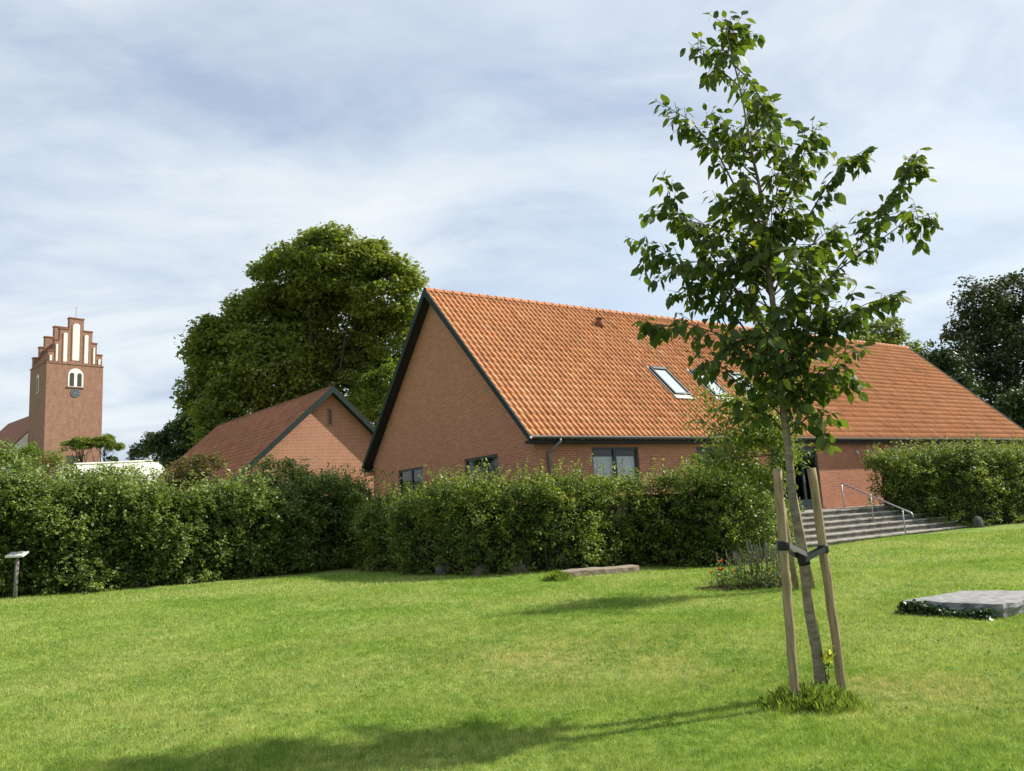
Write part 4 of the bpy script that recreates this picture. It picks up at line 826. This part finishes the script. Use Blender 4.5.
def slab():
    zt = 0.2; A_ = atZ(903, 599.5, zt); B_ = atZ(1001, 603.5, zt); Cc = atZ(1075, 590, zt); D_ = A_ + (Cc - B_) * 0.8
    zb = G(A_[0], A_[1]); o = empty('granite_slab', (A_[0], A_[1], zb)); tag(o, 'flat grey granite slab lying low in the lawn', 'stone slab')
    cs = [q - np.array([A_[0], A_[1], zb]) for q in (A_, B_, Cc, D_)]
    import bmesh
    bm = bmesh.new(); n = 14; r = np.random.default_rng(5); grid = {}
    for i in range(n + 1):
        for j in range(n + 1):
            u, v = i / n, j / n; q = (cs[0] * (1 - u) + cs[1] * u) * (1 - v) + (cs[3] * (1 - u) + cs[2] * u) * v
            ed = 0.02 if i in (0, n) or j in (0, n) else 0.0
            grid[i, j] = bm.verts.new((q[0] + r.normal(0, ed * 0.5), q[1] + r.normal(0, ed * 0.5), q[2] + r.normal(0, 0.004) - ed * 0.6))
    for i in range(n):
        for j in range(n): bm.faces.new((grid[i, j], grid[i + 1, j], grid[i + 1, j + 1], grid[i, j + 1]))
    bd = [grid[i, 0] for i in range(n)] + [grid[n, j] for j in range(n)] + [grid[n - i, n] for i in range(n)] + [grid[0, n - j] for j in range(n)]
    cen = np.mean([np.array(v.co) for v in bd], axis=0)
    low = []
    for ring, zz in ((0, 0.10), (1, 0.04), (2, -0.1)):
        rg = [bm.verts.new((v.co.x + (cen[0] - v.co.x) * (0.0 + 0.015 * ring) + r.normal(0, 0.015), v.co.y + (cen[1] - v.co.y) * 0.015 * ring + r.normal(0, 0.015), zz + r.normal(0, 0.006))) for v in bd]
        prev = low[-1] if low else bd
        for k in range(len(bd)): bm.faces.new((prev[(k + 1) % len(bd)], prev[k], rg[k], rg[(k + 1) % len(bd)]))
        low.append(rg)
    me = bpy.data.meshes.new('slab_stone'); bm.to_mesh(me); bm.free(); link('slab_stone', me, M['granite'], o)
    # ivy along its front edge
    r = np.random.default_rng(9); N = 2000; u = r.beta(1.1, 1.2, N) * 1.0 - 0.03
    base = A_[None, :2] + (B_ - A_)[None, :2] * u[:, None] * 0.97; nrm = np.array([(B_ - A_)[1], -(B_ - A_)[0]]); nrm /= np.linalg.norm(nrm)
    hh = 0.16 * (0.55 + 0.45 * np.sin(7 * u + 0.6) * 0.5 + 0.3 * (1 - u)); z = r.uniform(0, 1, N) * np.clip(hh, 0.05, 0.26); out = r.uniform(0, 0.2, N) * (1 - z / 0.3) + 0.02
    P = np.stack([base[:, 0] + nrm[0] * out, base[:, 1] + nrm[1] * out, z], 1); c0 = np.array([*((A_ + B_) / 2)[:2], 0]); c0[2] = G(c0[0], c0[1])
    P[:, :2] -= c0[:2]; V, F = leaf_quads(P, 0.045, 0.9, 0.4, r); ov = mesh_np('ivy', V, F, M['lf_ivy'], None, np.repeat(np.clip(r.normal(0.4, 0.25, N), 0, 1), 4)); ov.location = tuple(c0); tag(ov, 'dark ivy creeping along the front of the granite slab', 'ivy')
slab()
def sign():
    p = onG(21, 597); p[1] -= 0.25; z = G(p[0], p[1]); o = empty('plaque_stand', (p[0], p[1], z)); tag(o, 'white tilted plaque on a short grey post before the left hedge', 'sign')
    MB().tube([(0, 0, -0.1), (0.03, 0.0, 0.98)], [0.05, 0.045], 10).build('post', M['post'], o, True)
    m = MB(); m.prism([(-0.2, -0.13, 0.97), (0.24, -0.13, 0.97), (0.24, 0.13, 1.06), (-0.2, 0.13, 1.06)], (0, -0.01, 0.05)); m.build('plaque', M['white'], o, bevel=0.006)
sign()

# ------------------------------------------------------------------ flower bed
def flower_bed():
    r = np.random.default_rng(90)
    c = onG(745, 590); rx, ry = 0.9, 0.45
    m = MB(); ring = [(rx * math.cos(a) * (1 + 0.06 * math.sin(5 * a)), ry * math.sin(a), 0.0) for a in np.linspace(0, 2 * math.pi, 33)[:-1]]; cz = G(c[0], c[1] + 0.4)
    m.add([(0, 0, 0.06)] + ring, [(0, i + 1, (i + 1) % 32 + 1) for i in range(32)]); o = m.build('flower_bed_soil', M['soil']); o.location = (c[0], c[1] + 0.45, cz + 0.005); tag(o, kind='structure')
    specs = [(772, 588, 0.8, 'tall clump of dry grey flower spikes nearest the stake of the young tree'), (757, 587, 0.72, 'tall dry flower spikes second from the stake in the bed'), (784, 585, 0.68, 'flower spikes half hidden behind the left stake'), (742, 589, 0.5, 'low green clump in the middle of the flower bed'), (724, 588, 0.42, 'low leafy clump at the left of the bed'), (735, 583, 0.55, 'thin seed heads rising behind the poppies')]
    for i, (px, py, h, lb) in enumerate(specs):
        p = onG(px, py); root = empty('flowering_plant', (p[0], p[1], p[2])); tag(root, lb, 'plant', 'plants in the flower bed')
        n = 26 if h > 0.6 else 14; st = MB(); hd = MB(); lp_ = []
        for k in range(n):
            b = np.array([r.normal(0, 0.13), r.normal(0, 0.1), 0]); hh = h * r.uniform(0.7, 1.1); tip = b + [r.normal(0, 0.06), r.normal(0, 0.06), hh]
            st.tube([b, (b + tip) / 2 + r.normal(0, 0.01, 3), tip], [0.004, 0.003, 0.002], 4, False)
            hd.tube([b + (tip - b) * 0.72, b + (tip - b) * 0.85, tip], [0.007, 0.011, 0.004], 5)
            q = r.uniform(0, 0.75, 12)[:, None]; lp_.append(b + (tip - b) * q + r.normal(0, 0.03, (12, 3)))
        tag(st.build('stem', M['lf_grey'], root), kind='stuff')
        if h > 0.5: tag(hd.build('flower_spike', M['spike'], root), kind='stuff')
        P = np.concatenate(lp_ + [np.stack([r.normal(0, 0.16, 160), r.normal(0, 0.1, 160), np.abs(r.normal(0, 0.12, 160))], 1)])
        leaf_obj('foliage', P, np.zeros(len(P)), 0.065, M['lf_grey'] if h > 0.6 else M['lf_mixed'], root, 0.3, -0.5, r)
    for i, (px, py, hh, lb) in enumerate(((721, 571, 0, 'largest red poppy in the flower bed'), (711, 573, 0, 'leftmost red poppy in the flower bed'), (735, 572, 0, 'small poppy between the seed heads'), (750, 574, 0, 'orange red poppy on the right, in front of the dry spikes'), (721, 562, 0, 'faded upper poppy standing behind the others'))):
        g = onG(px, 588 - i % 2 * 2); root = empty('poppy', (g[0], g[1], g[2])); tag(root, lb, 'poppy', 'poppies in the flower bed')
        top = atY(px, py, g[1]) - g
        MB().tube([(0, 0, 0), (top[0] * 0.3 + 0.02, 0, top[2] * 0.5), (top[0], 0, top[2])], 0.003, 5).build('stem', M['lf_grey'], root)
        m = MB(); R_ = 0.075 if i == 0 else 0.05
        for k in range(5):
            a = k * 2 * math.pi / 5; e = np.array([math.cos(a), math.sin(a), 0]); s = np.array([-e[1], e[0], 0]); o_ = np.array([top[0], 0, top[2]])
            m.add([o_, o_ + e * R_ * 0.6 + s * R_ * 0.55 + [0, 0, R_ * 0.45], o_ + e * R_ * 1.05 + [0, 0, R_ * 0.8], o_ + e * R_ * 0.6 - s * R_ * 0.55 + [0, 0, R_ * 0.45]], [(0, 1, 2, 3)])
        m.build('flower', M['poppy'], root)
flower_bed()

# ------------------------------------------------------------------ second young tree, farther off by the flower bed
def far_sapling():
    b = onG(806, 589); r = np.random.default_rng(101); root = empty('young_tree', (b[0], b[1], b[2])); tag(root, 'farther young tree with small leaves behind the near one, by the flower bed', 'tree')
    Y = b[1]; rel = lambda px, py, dy=0.0: atY(px, py, Y + dy) - b
    tr = [np.zeros(3), rel(800, 545), rel(790, 500), rel(778, 455), rel(768, 420), rel(758, 385)]
    MB().tube(tr, [0.03, 0.026, 0.022, 0.016, 0.01, 0.005], 8).build('trunk', M['bark_dark'], root, True)
    bm_ = MB(); P = []
    for px, py in ((700, 395), (690, 420), (712, 440), (720, 470), (735, 400), (745, 380), (760, 400), (735, 455), (700, 460), (780, 400), (785, 420), (788, 450), (800, 455), (770, 470), (745, 440), (725, 425), (715, 410), (780, 470), (760, 430), (740, 475), (690, 470), (775, 440), (712, 460), (750, 460), (728, 448)):
        e = rel(px, py, r.normal(0, 0.45)); k = int(r.integers(2, 5)); s0 = tr[k]
        mid = (s0 + e) / 2 + [0, 0, 0.08]; bm_.tube([s0, mid, e], [0.009, 0.006, 0.002], 5, False)
        n = 260; q = r.uniform(0.3, 1.08, n)[:, None]; w = s0 * (1 - q) + e * q + np.array([0, 0, 0.08]) * (q * (1 - q) * 4); P.append(w + r.normal(0, 0.12, (n, 3)))
    bm_.build('branch', M['twig'], root); P = np.concatenate(P)
    leaf_obj('foliage', P, np.full(len(P), 0.08), 0.07, M['lf_hornbeam'], root, 0.6, 0.5, r)
    for px0, px1, lb in ((797, 774, 'left back support stake of the farther young tree'), (813, 787, 'right back support stake of the farther young tree')):
        g = onG(px0, 589); t = atY(px1 + 4, 478, g[1]); o = empty('support_stake', tuple(g)); tag(o, lb, 'stake', 'support stakes of the young trees')
        MB().tube([(0, 0, -0.1), tuple(t - g)], [0.045, 0.04], 10).build('pole', M['stake'], o, True)
far_sapling()

# ------------------------------------------------------------------ the near young tree
def sapling():
    r = np.random.default_rng(202)
    b = onG(820, 694); Y = b[1]; root = empty('young_tree', tuple(b)); tag(root, 'young tree in the foreground tied between two stakes', 'tree')
    rel = lambda px, py, dy=0.0: atY(px, py, Y + dy) - b
    tpx = [(822, 700), (816, 650), (806, 585), (797, 525), (790, 470), (786, 430), (779, 370), (772, 300), (766, 235), (758, 180), (748, 130), (738, 80), (729, 42), (722, 20)]
    tr = [rel(*q, dy=0.02 * math.sin(i * 1.3)) for i, q in enumerate(tpx)]
    rad = [0.05, 0.043, 0.039, 0.037, 0.035, 0.033, 0.028, 0.026, 0.02, 0.015, 0.011, 0.007, 0.004, 0.002]
    # finer trunk with knots
    tt = np.linspace(0, len(tr) - 1, 70); T = np.stack([np.interp(tt, range(len(tr)), [q[k] for q in tr]) for k in range(3)], 1); RR = np.interp(tt, range(len(tr)), rad) * (1 + 0.04 * np.sin(tt * 5.3) + 0.035 * np.sin(tt * 11.7 + 1)); T += np.stack([0.006 * np.sin(tt * 3.1), 0.006 * np.sin(tt * 4.3), 0 * tt], 1)
    MB().tube(T, list(RR), 12).build('trunk', M['bark'], root, True)
    # a sandy scar at the foot where the bark has split
    branches = [
        [(782, 390), (800, 335), (835, 272), (870, 225), (902, 180), (918, 150)], [(835, 272), (872, 246), (905, 222), (937, 212)],
        [(784, 400), (825, 325), (868, 303), (902, 293)], [(771, 300), (798, 235), (824, 190), (845, 162), (868, 148)], [(768, 255), (788, 195), (804, 152), (818, 124)],
        [(781, 385), (742, 325), (702, 282), (662, 252), (625, 236)], [(778, 350), (738, 292), (702, 242), (674, 208), (662, 172)], [(778, 360), (722, 335), (682, 322), (645, 332)],
        [(765, 240), (742, 200), (716, 150), (690, 120), (655, 100)], [(757, 180), (738, 160), (718, 135), (706, 112)], [(738, 85), (716, 66), (688, 42)], [(734, 65), (748, 78), (762, 100), (772, 128)],
        [(786, 420), (758, 392), (722, 366), (688, 352)], [(788, 430), (818, 395), (838, 362), (852, 338)], [(788, 438), (808, 415), (822, 425), (826, 442)], [(780, 380), (805, 350), (840, 325), (862, 318)],
        [(774, 320), (748, 270), (728, 225), (712, 190)], [(772, 300), (752, 260), (690, 262), (650, 282)], [(770, 285), (790, 250), (812, 245), (838, 222)], [(764, 225), (778, 190), (782, 160), (776, 140)],
        [(752, 150), (764, 120), (766, 96)], [(783, 395), (752, 372), (712, 300), (668, 290)], [(770, 280), (735, 245), (690, 215), (648, 212)], [(780, 372), (760, 330), (730, 345), (700, 372)], [(776, 340), (800, 300), (815, 285), (850, 275)],
        [(762, 210), (745, 185), (735, 195), (716, 210)], [(760, 195), (775, 172), (795, 178), (815, 165)], [(741, 95), (752, 100), (756, 116)], [(727, 35), (735, 32), (744, 40)], [(738, 80), (730, 44), (722, 18)], [(734, 62), (724, 50), (714, 52)],
        [(790, 440), (770, 415), (745, 410), (728, 400)], [(785, 410), (820, 370), (845, 372), (848, 385)]]
    bmesh_ = MB(); leaves = []     # (pos, twig dir)
    def add_branch(pts, r0, sp=0.025, from_=0.18, tw=True):
        pts = [np.array(p, float) for p in pts]; n = max(6, int(sum(np.linalg.norm(pts[i + 1] - pts[i]) for i in range(len(pts) - 1)) / 0.05)); u = np.linspace(0, len(pts) - 1, n)
        Q = np.stack([np.interp(u, range(len(pts)), [q[k] for q in pts]) for k in range(3)], 1)
        K = np.array([0.25, 0.5, 0.25]); Q[1:-1] = Q[:-2] * 0.25 + Q[1:-1] * 0.5 + Q[2:] * 0.25
        bmesh_.tube(Q, list(np.linspace(r0, 0.0018, n)), 6, False)
        L = np.linalg.norm(np.diff(Q, axis=0), axis=1).sum(); m = int(L / sp)
        for k in range(m):
            f = from_ + (1 - from_) * (k + r.uniform(0, 1)) / m; x = f * (n - 1); i = min(int(x), n - 2); p = Q[i] + (Q[i + 1] - Q[i]) * (x - i); leaves.append((p, Q[i + 1] - Q[i], k % 2))
        if tw:
            for k in range(int(L / 0.13)):
                f = r.uniform(0.2, 0.92); x = f * (n - 1); i = min(int(x), n - 2); p = Q[i]; d = (Q[i + 1] - Q[i]); d /= np.linalg.norm(d) + 1e-9
                dv = d * 0.7 + r.normal(0, 0.55, 3); dv[2] += 0.15; dv /= np.linalg.norm(dv); l = r.uniform(0.14, 0.42) * (1.15 - 0.6 * f)
                add_branch([p, p + dv * l * 0.5, p + dv * l + [0, 0, -0.03]], 0.003, 0.026, 0.2, False)
    for br in branches:
        off = r.normal(0, 0.28); n = len(br); pts = [rel(px, py, 0.0 if i == 0 else off * (i / (n - 1)) * 1.3) for i, (px, py) in enumerate(br)]
        add_branch(pts, 0.011 if n > 4 else 0.008)
    for k in range(36):   # boughs that come towards and away from the viewer
        f = r.uniform(5.15, 8.2 if k < 26 else 9.8); i = int(f); p = tr[i] + (tr[i + 1] - tr[i]) * (f - i); a = r.choice([-1, 1]) * np.pi / 2 + r.normal(0, 0.75); l = r.uniform(0.35, 0.95) * (1.25 - (f - 5) / 8.5)
        if f < 6.2: l *= 0.7
        dv = np.array([math.cos(a), math.sin(a), 0.75]); dv /= np.linalg.norm(dv); add_branch([p, p + dv * l * 0.5, p + dv * l + [0, 0, 0.05 * l]], 0.007)
    bmesh_.build('branch', M['twig'], root, True)
    n = len(leaves); P = np.array([q[0] for q in leaves]); D = np.array([q[1] for q in leaves]); D /= np.linalg.norm(D, axis=1, keepdims=True) + 1e-9
    side = np.where(np.array([q[2] for q in leaves]) == 0, 1, -1)[:, None]
    H = np.cross(D, [0, 0, 1.0]); H /= np.linalg.norm(H, axis=1, keepdims=True) + 1e-9
    d = D * 0.45 + H * side * 0.75 + np.array([0, 0, -0.85]) + r.normal(0, 0.42, (n, 3)); d /= np.linalg.norm(d, axis=1, keepdims=True)
    u0 = np.array([0, 0, 1.0]) + r.normal(0, 0.5, (n, 3)); s = np.cross(d, u0); s /= np.linalg.norm(s, axis=1, keepdims=True); u = np.cross(s, d)
    L = (0.101 * (1 + r.normal(0, 0.28, n)).clip(0.4, 1.6))[:, None]; Wd = L * r.uniform(0.24, 0.34, n)[:, None]; P = P + d * L * r.uniform(0.1, 0.45, n)[:, None] + r.normal(0, 0.012, (n, 3))
    up = u * np.sign(u[:, 2:3] + 1e-9)
    def pt(f, w, h): return P + d * L * f + s * Wd * w + up * L * h
    dr = r.uniform(0.03, 0.16, n)[:, None]
    vs = [pt(0, 0, 0), pt(0.28, 0.85, 0.06 - dr * 0.1), pt(0.28, 0, 0.0), pt(0.28, -0.85, 0.06 - dr * 0.1), pt(0.62, 0.85, 0.05 - dr * 0.5), pt(0.62, 0, -dr * 0.45), pt(0.62, -0.85, 0.05 - dr * 0.5), pt(1.0, 0, -dr * 1.2)]
    V = np.stack(vs, 1).reshape(-1, 3); f = np.array([[0, 1, 2], [0, 2, 3], [1, 4, 5], [1, 5, 2], [2, 5, 6], [2, 6, 3], [4, 7, 5], [5, 7, 6]])
    F = (np.arange(n)[:, None, None] * 8 + f[None]).reshape(-1, 3)
    print('sapling leaves', n)
    mesh_np('foliage', V, F, M['lf_sapling'], root, np.repeat(np.clip(r.normal(0.45, 0.22, n), 0, 1), 8), True)
    # stakes
    out = []
    for (bx, by), (tx, ty), lb in (((796, 706), (777, 468), 'left support stake of the near young tree'), ((843, 692), (812, 468), 'right support stake of the near young tree')):
        g = onG(bx, by); t = atY(tx, ty, g[1]) - g; o = empty('support_stake', tuple(g)); tag(o, lb, 'stake', 'support stakes of the young trees')
        q = MB(); k = 14; q.tube([t * (i / k) + (0 if i else np.array([0, 0, -0.1])) + r.normal(0, 0.0025, 3) for i in range(k + 1)], [0.037 * (1 + r.normal(0, 0.02)) for i in range(k + 1)], 14); q.build('pole', M['stake'], o, True); out.append((g, t))
    # rubber tie: a loop round each stake and the trunk, and webbing between
    tie = empty('tree_tie', tuple(b + rel(800, 552))); tag(tie, 'black rubber tie holding the near young tree between its stakes', 'strap'); o0 = b + rel(800, 552)
    def ring(c, axis, R_, h, nm, mat):
        axis = np.array(axis) / np.linalg.norm(axis); m = MB(); m.tube([c - axis * h / 2, c - axis * h / 2 * 0.6, c + axis * h / 2 * 0.6, c + axis * h / 2], [R_ * 0.97, R_, R_, R_ * 0.96], 16); m.build(nm, M[mat], tie, True)
    c1 = out[0][0] + out[0][1] * ((705 - 547) / 238.0) - o0; c2 = out[1][0] + out[1][1] * ((692 - 551) / 224.0) - o0; tc = b + rel(803, 558) - o0
    ring(c1, out[0][1], 0.046, 0.075, 'loop', 'rubber'); ring(c2, out[1][1], 0.046, 0.065, 'loop', 'rubber'); ring(tc, [-0.15, 0, 1], 0.05, 0.12, 'loop', 'rubber')
    for a, e, mt in ((c1, tc + [0, 0, 0.02], 'strap_grey'), (c2, tc + [0, 0, -0.01], 'strap_grey')):
        dv = e - a; n_ = np.cross(dv, [0, 0, 1]); n_ /= np.linalg.norm(n_); m = MB()
        for sgn in (-1, 1):
            m.prism([a + n_ * 0.05 * sgn + [0, 0, 0.022], e + n_ * 0.055 * sgn + [0, 0, 0.022], e + n_ * 0.055 * sgn - [0, 0, 0.022], a + n_ * 0.05 * sgn - [0, 0, 0.022]], n_ * 0.004)
        m.build('webbing', M[mt], tie)
    # sucker with yellow leaves and long grass round the foot
    sk = onG(829, 696); root2 = empty('basal_shoot', tuple(sk)); tag(root2, 'thin shoot with yellow green leaves at the foot of the near young tree', 'shoot')
    st = MB(); st.tube([(0, 0, 0), (-0.01, 0, 0.25), (-0.03, 0.0, 0.62)], [0.006, 0.004, 0.002], 5); st.tube([(0.0, 0, 0.1), (0.05, 0.02, 0.3), (0.06, 0, 0.42)], [0.004, 0.003, 0.002], 5); st.build('stem', M['twig'], root2)
    Pq = np.array([(0.0, 0, 0.05), (0.02, 0, 0.12), (-0.03, 0, 0.18), (0.03, 0, 0.22), (0.0, 0, 0.3), (0.04, 0.01, 0.33), (-0.02, 0, 0.38), (0.05, 0, 0.4), (-0.03, 0, 0.5), (0.02, 0, 0.28)] * 2) + r.normal(0, 0.015, (20, 3))
    leaf_obj('foliage', Pq, np.zeros(20), 0.065, M['lf_bright'], root2, 0.6, 0.2, r)
    Py = np.array([0.035, 0.0, 0.33]) + r.normal(0, 0.022, (9, 3)); leaf_obj('yellow_foliage', Py, np.zeros(9), 0.065, M['lf_yellow'], root2, 0.6, 0.2, r)
    fo = onG(812, 704); tuft('ring of unmown grass round the foot of the near young tree', fo, 0.4, 3400, 0.15, 205)
sapling()

# ------------------------------------------------------------------ lawn grass
def grass():
    r = np.random.default_rng(303); Bs = []; hs = []; ws = []
    for y0, y1, dens, h, w in ((3.6, 5.6, 9500, 0.034, 0.0034), (5.6, 8.0, 7500, 0.035, 0.0042), (8.0, 12.0, 3400, 0.038, 0.006), (12.0, 17.0, 1300, 0.042, 0.009), (17.0, 25.5, 420, 0.05, 0.014)):
        xa, xb = -0.72 * y1 - 3.2, 0.72 * y1 + 3.2; n = int((xb - xa) * (y1 - y0) * dens); x = r.uniform(xa, xb, n); y = r.uniform(y0, y1, n)
        k = np.abs(x) < 0.72 * y + 3.2; x, y = x[k], y[k]; lx = (x - HX) * RD[0] + (y - HY) * RD[1]; ly = (x - HX) * LD[0] + (y - HY) * LD[1]
        k = (ly < SY0 - 0.02) | (lx < SX0); x, y = x[k], y[k]; k = ~((y > 18.6) & (x > -3) & (x < 7)) & ~(y > 21.5 + 0.0 * x) | ((x > 7) & (y < 25.5)); x, y = x[k], y[k]
        n = len(x); Bs.append(np.stack([x, y, gz(x, y)], 1)); hs.append(h * r.uniform(0.45, 1.25, n)); ws.append(np.full(n, w))
    B = np.concatenate(Bs); h = np.concatenate(hs); w = np.concatenate(ws); n = len(B); print('blades', n)
    # uneven growth
    pn = 0.5 + 0.5 * np.sin(B[:, 0] * 2.1 + np.sin(B[:, 1] * 1.7)) * np.sin(B[:, 1] * 2.6 + B[:, 0]); h *= 0.75 + 0.5 * pn
    az = r.uniform(0, 2 * np.pi, n); ln = np.abs(r.normal(0.5, 0.4, n)) * h; D = np.stack([np.cos(az), np.sin(az), 0 * az], 1); s = np.stack([-np.sin(az), np.cos(az), 0 * az], 1) * w[:, None] * 0.5
    a2 = r.uniform(0, 2 * np.pi, n); s = np.stack([np.cos(a2), np.sin(a2), 0 * a2], 1) * w[:, None] * 0.5
    V = np.stack([B - s, B + s, B + D * ln[:, None] + np.array([0, 0, 1.0]) * h[:, None]], 1).reshape(-1, 3)
    nc = 420; cx_ = r.uniform(-6.5, 7.5, nc); cy_ = 3.8 + 10 * r.uniform(0, 1, nc) ** 1.5; q = r.normal(0, 0.09, (nc, 34, 2)); px_ = (cx_[:, None] + q[:, :, 0] * 1.6).ravel(); py_ = (cy_[:, None] + q[:, :, 1]).ravel()
    Pc = np.stack([px_, py_, gz(px_, py_) + r.uniform(0.012, 0.034, len(px_))], 1); Vc, Fc = leaf_quads(Pc, 0.02, 1.0, 0.1, r)
    oc = mesh_np('clover', Vc, Fc, M['lf_clover'], None, np.repeat(r.uniform(0, 1, len(px_)), 4)); tag(oc, 'low clover leaves mixed into the lawn', 'clover', kind='stuff')
    o = mesh_np('lawn_grass', V, np.arange(3 * n).reshape(-1, 3), M['blade'], None, np.repeat(r.uniform(0, 1, n), 3)); tag(o, 'short mown lawn grass', 'grass', kind='stuff')
grass()
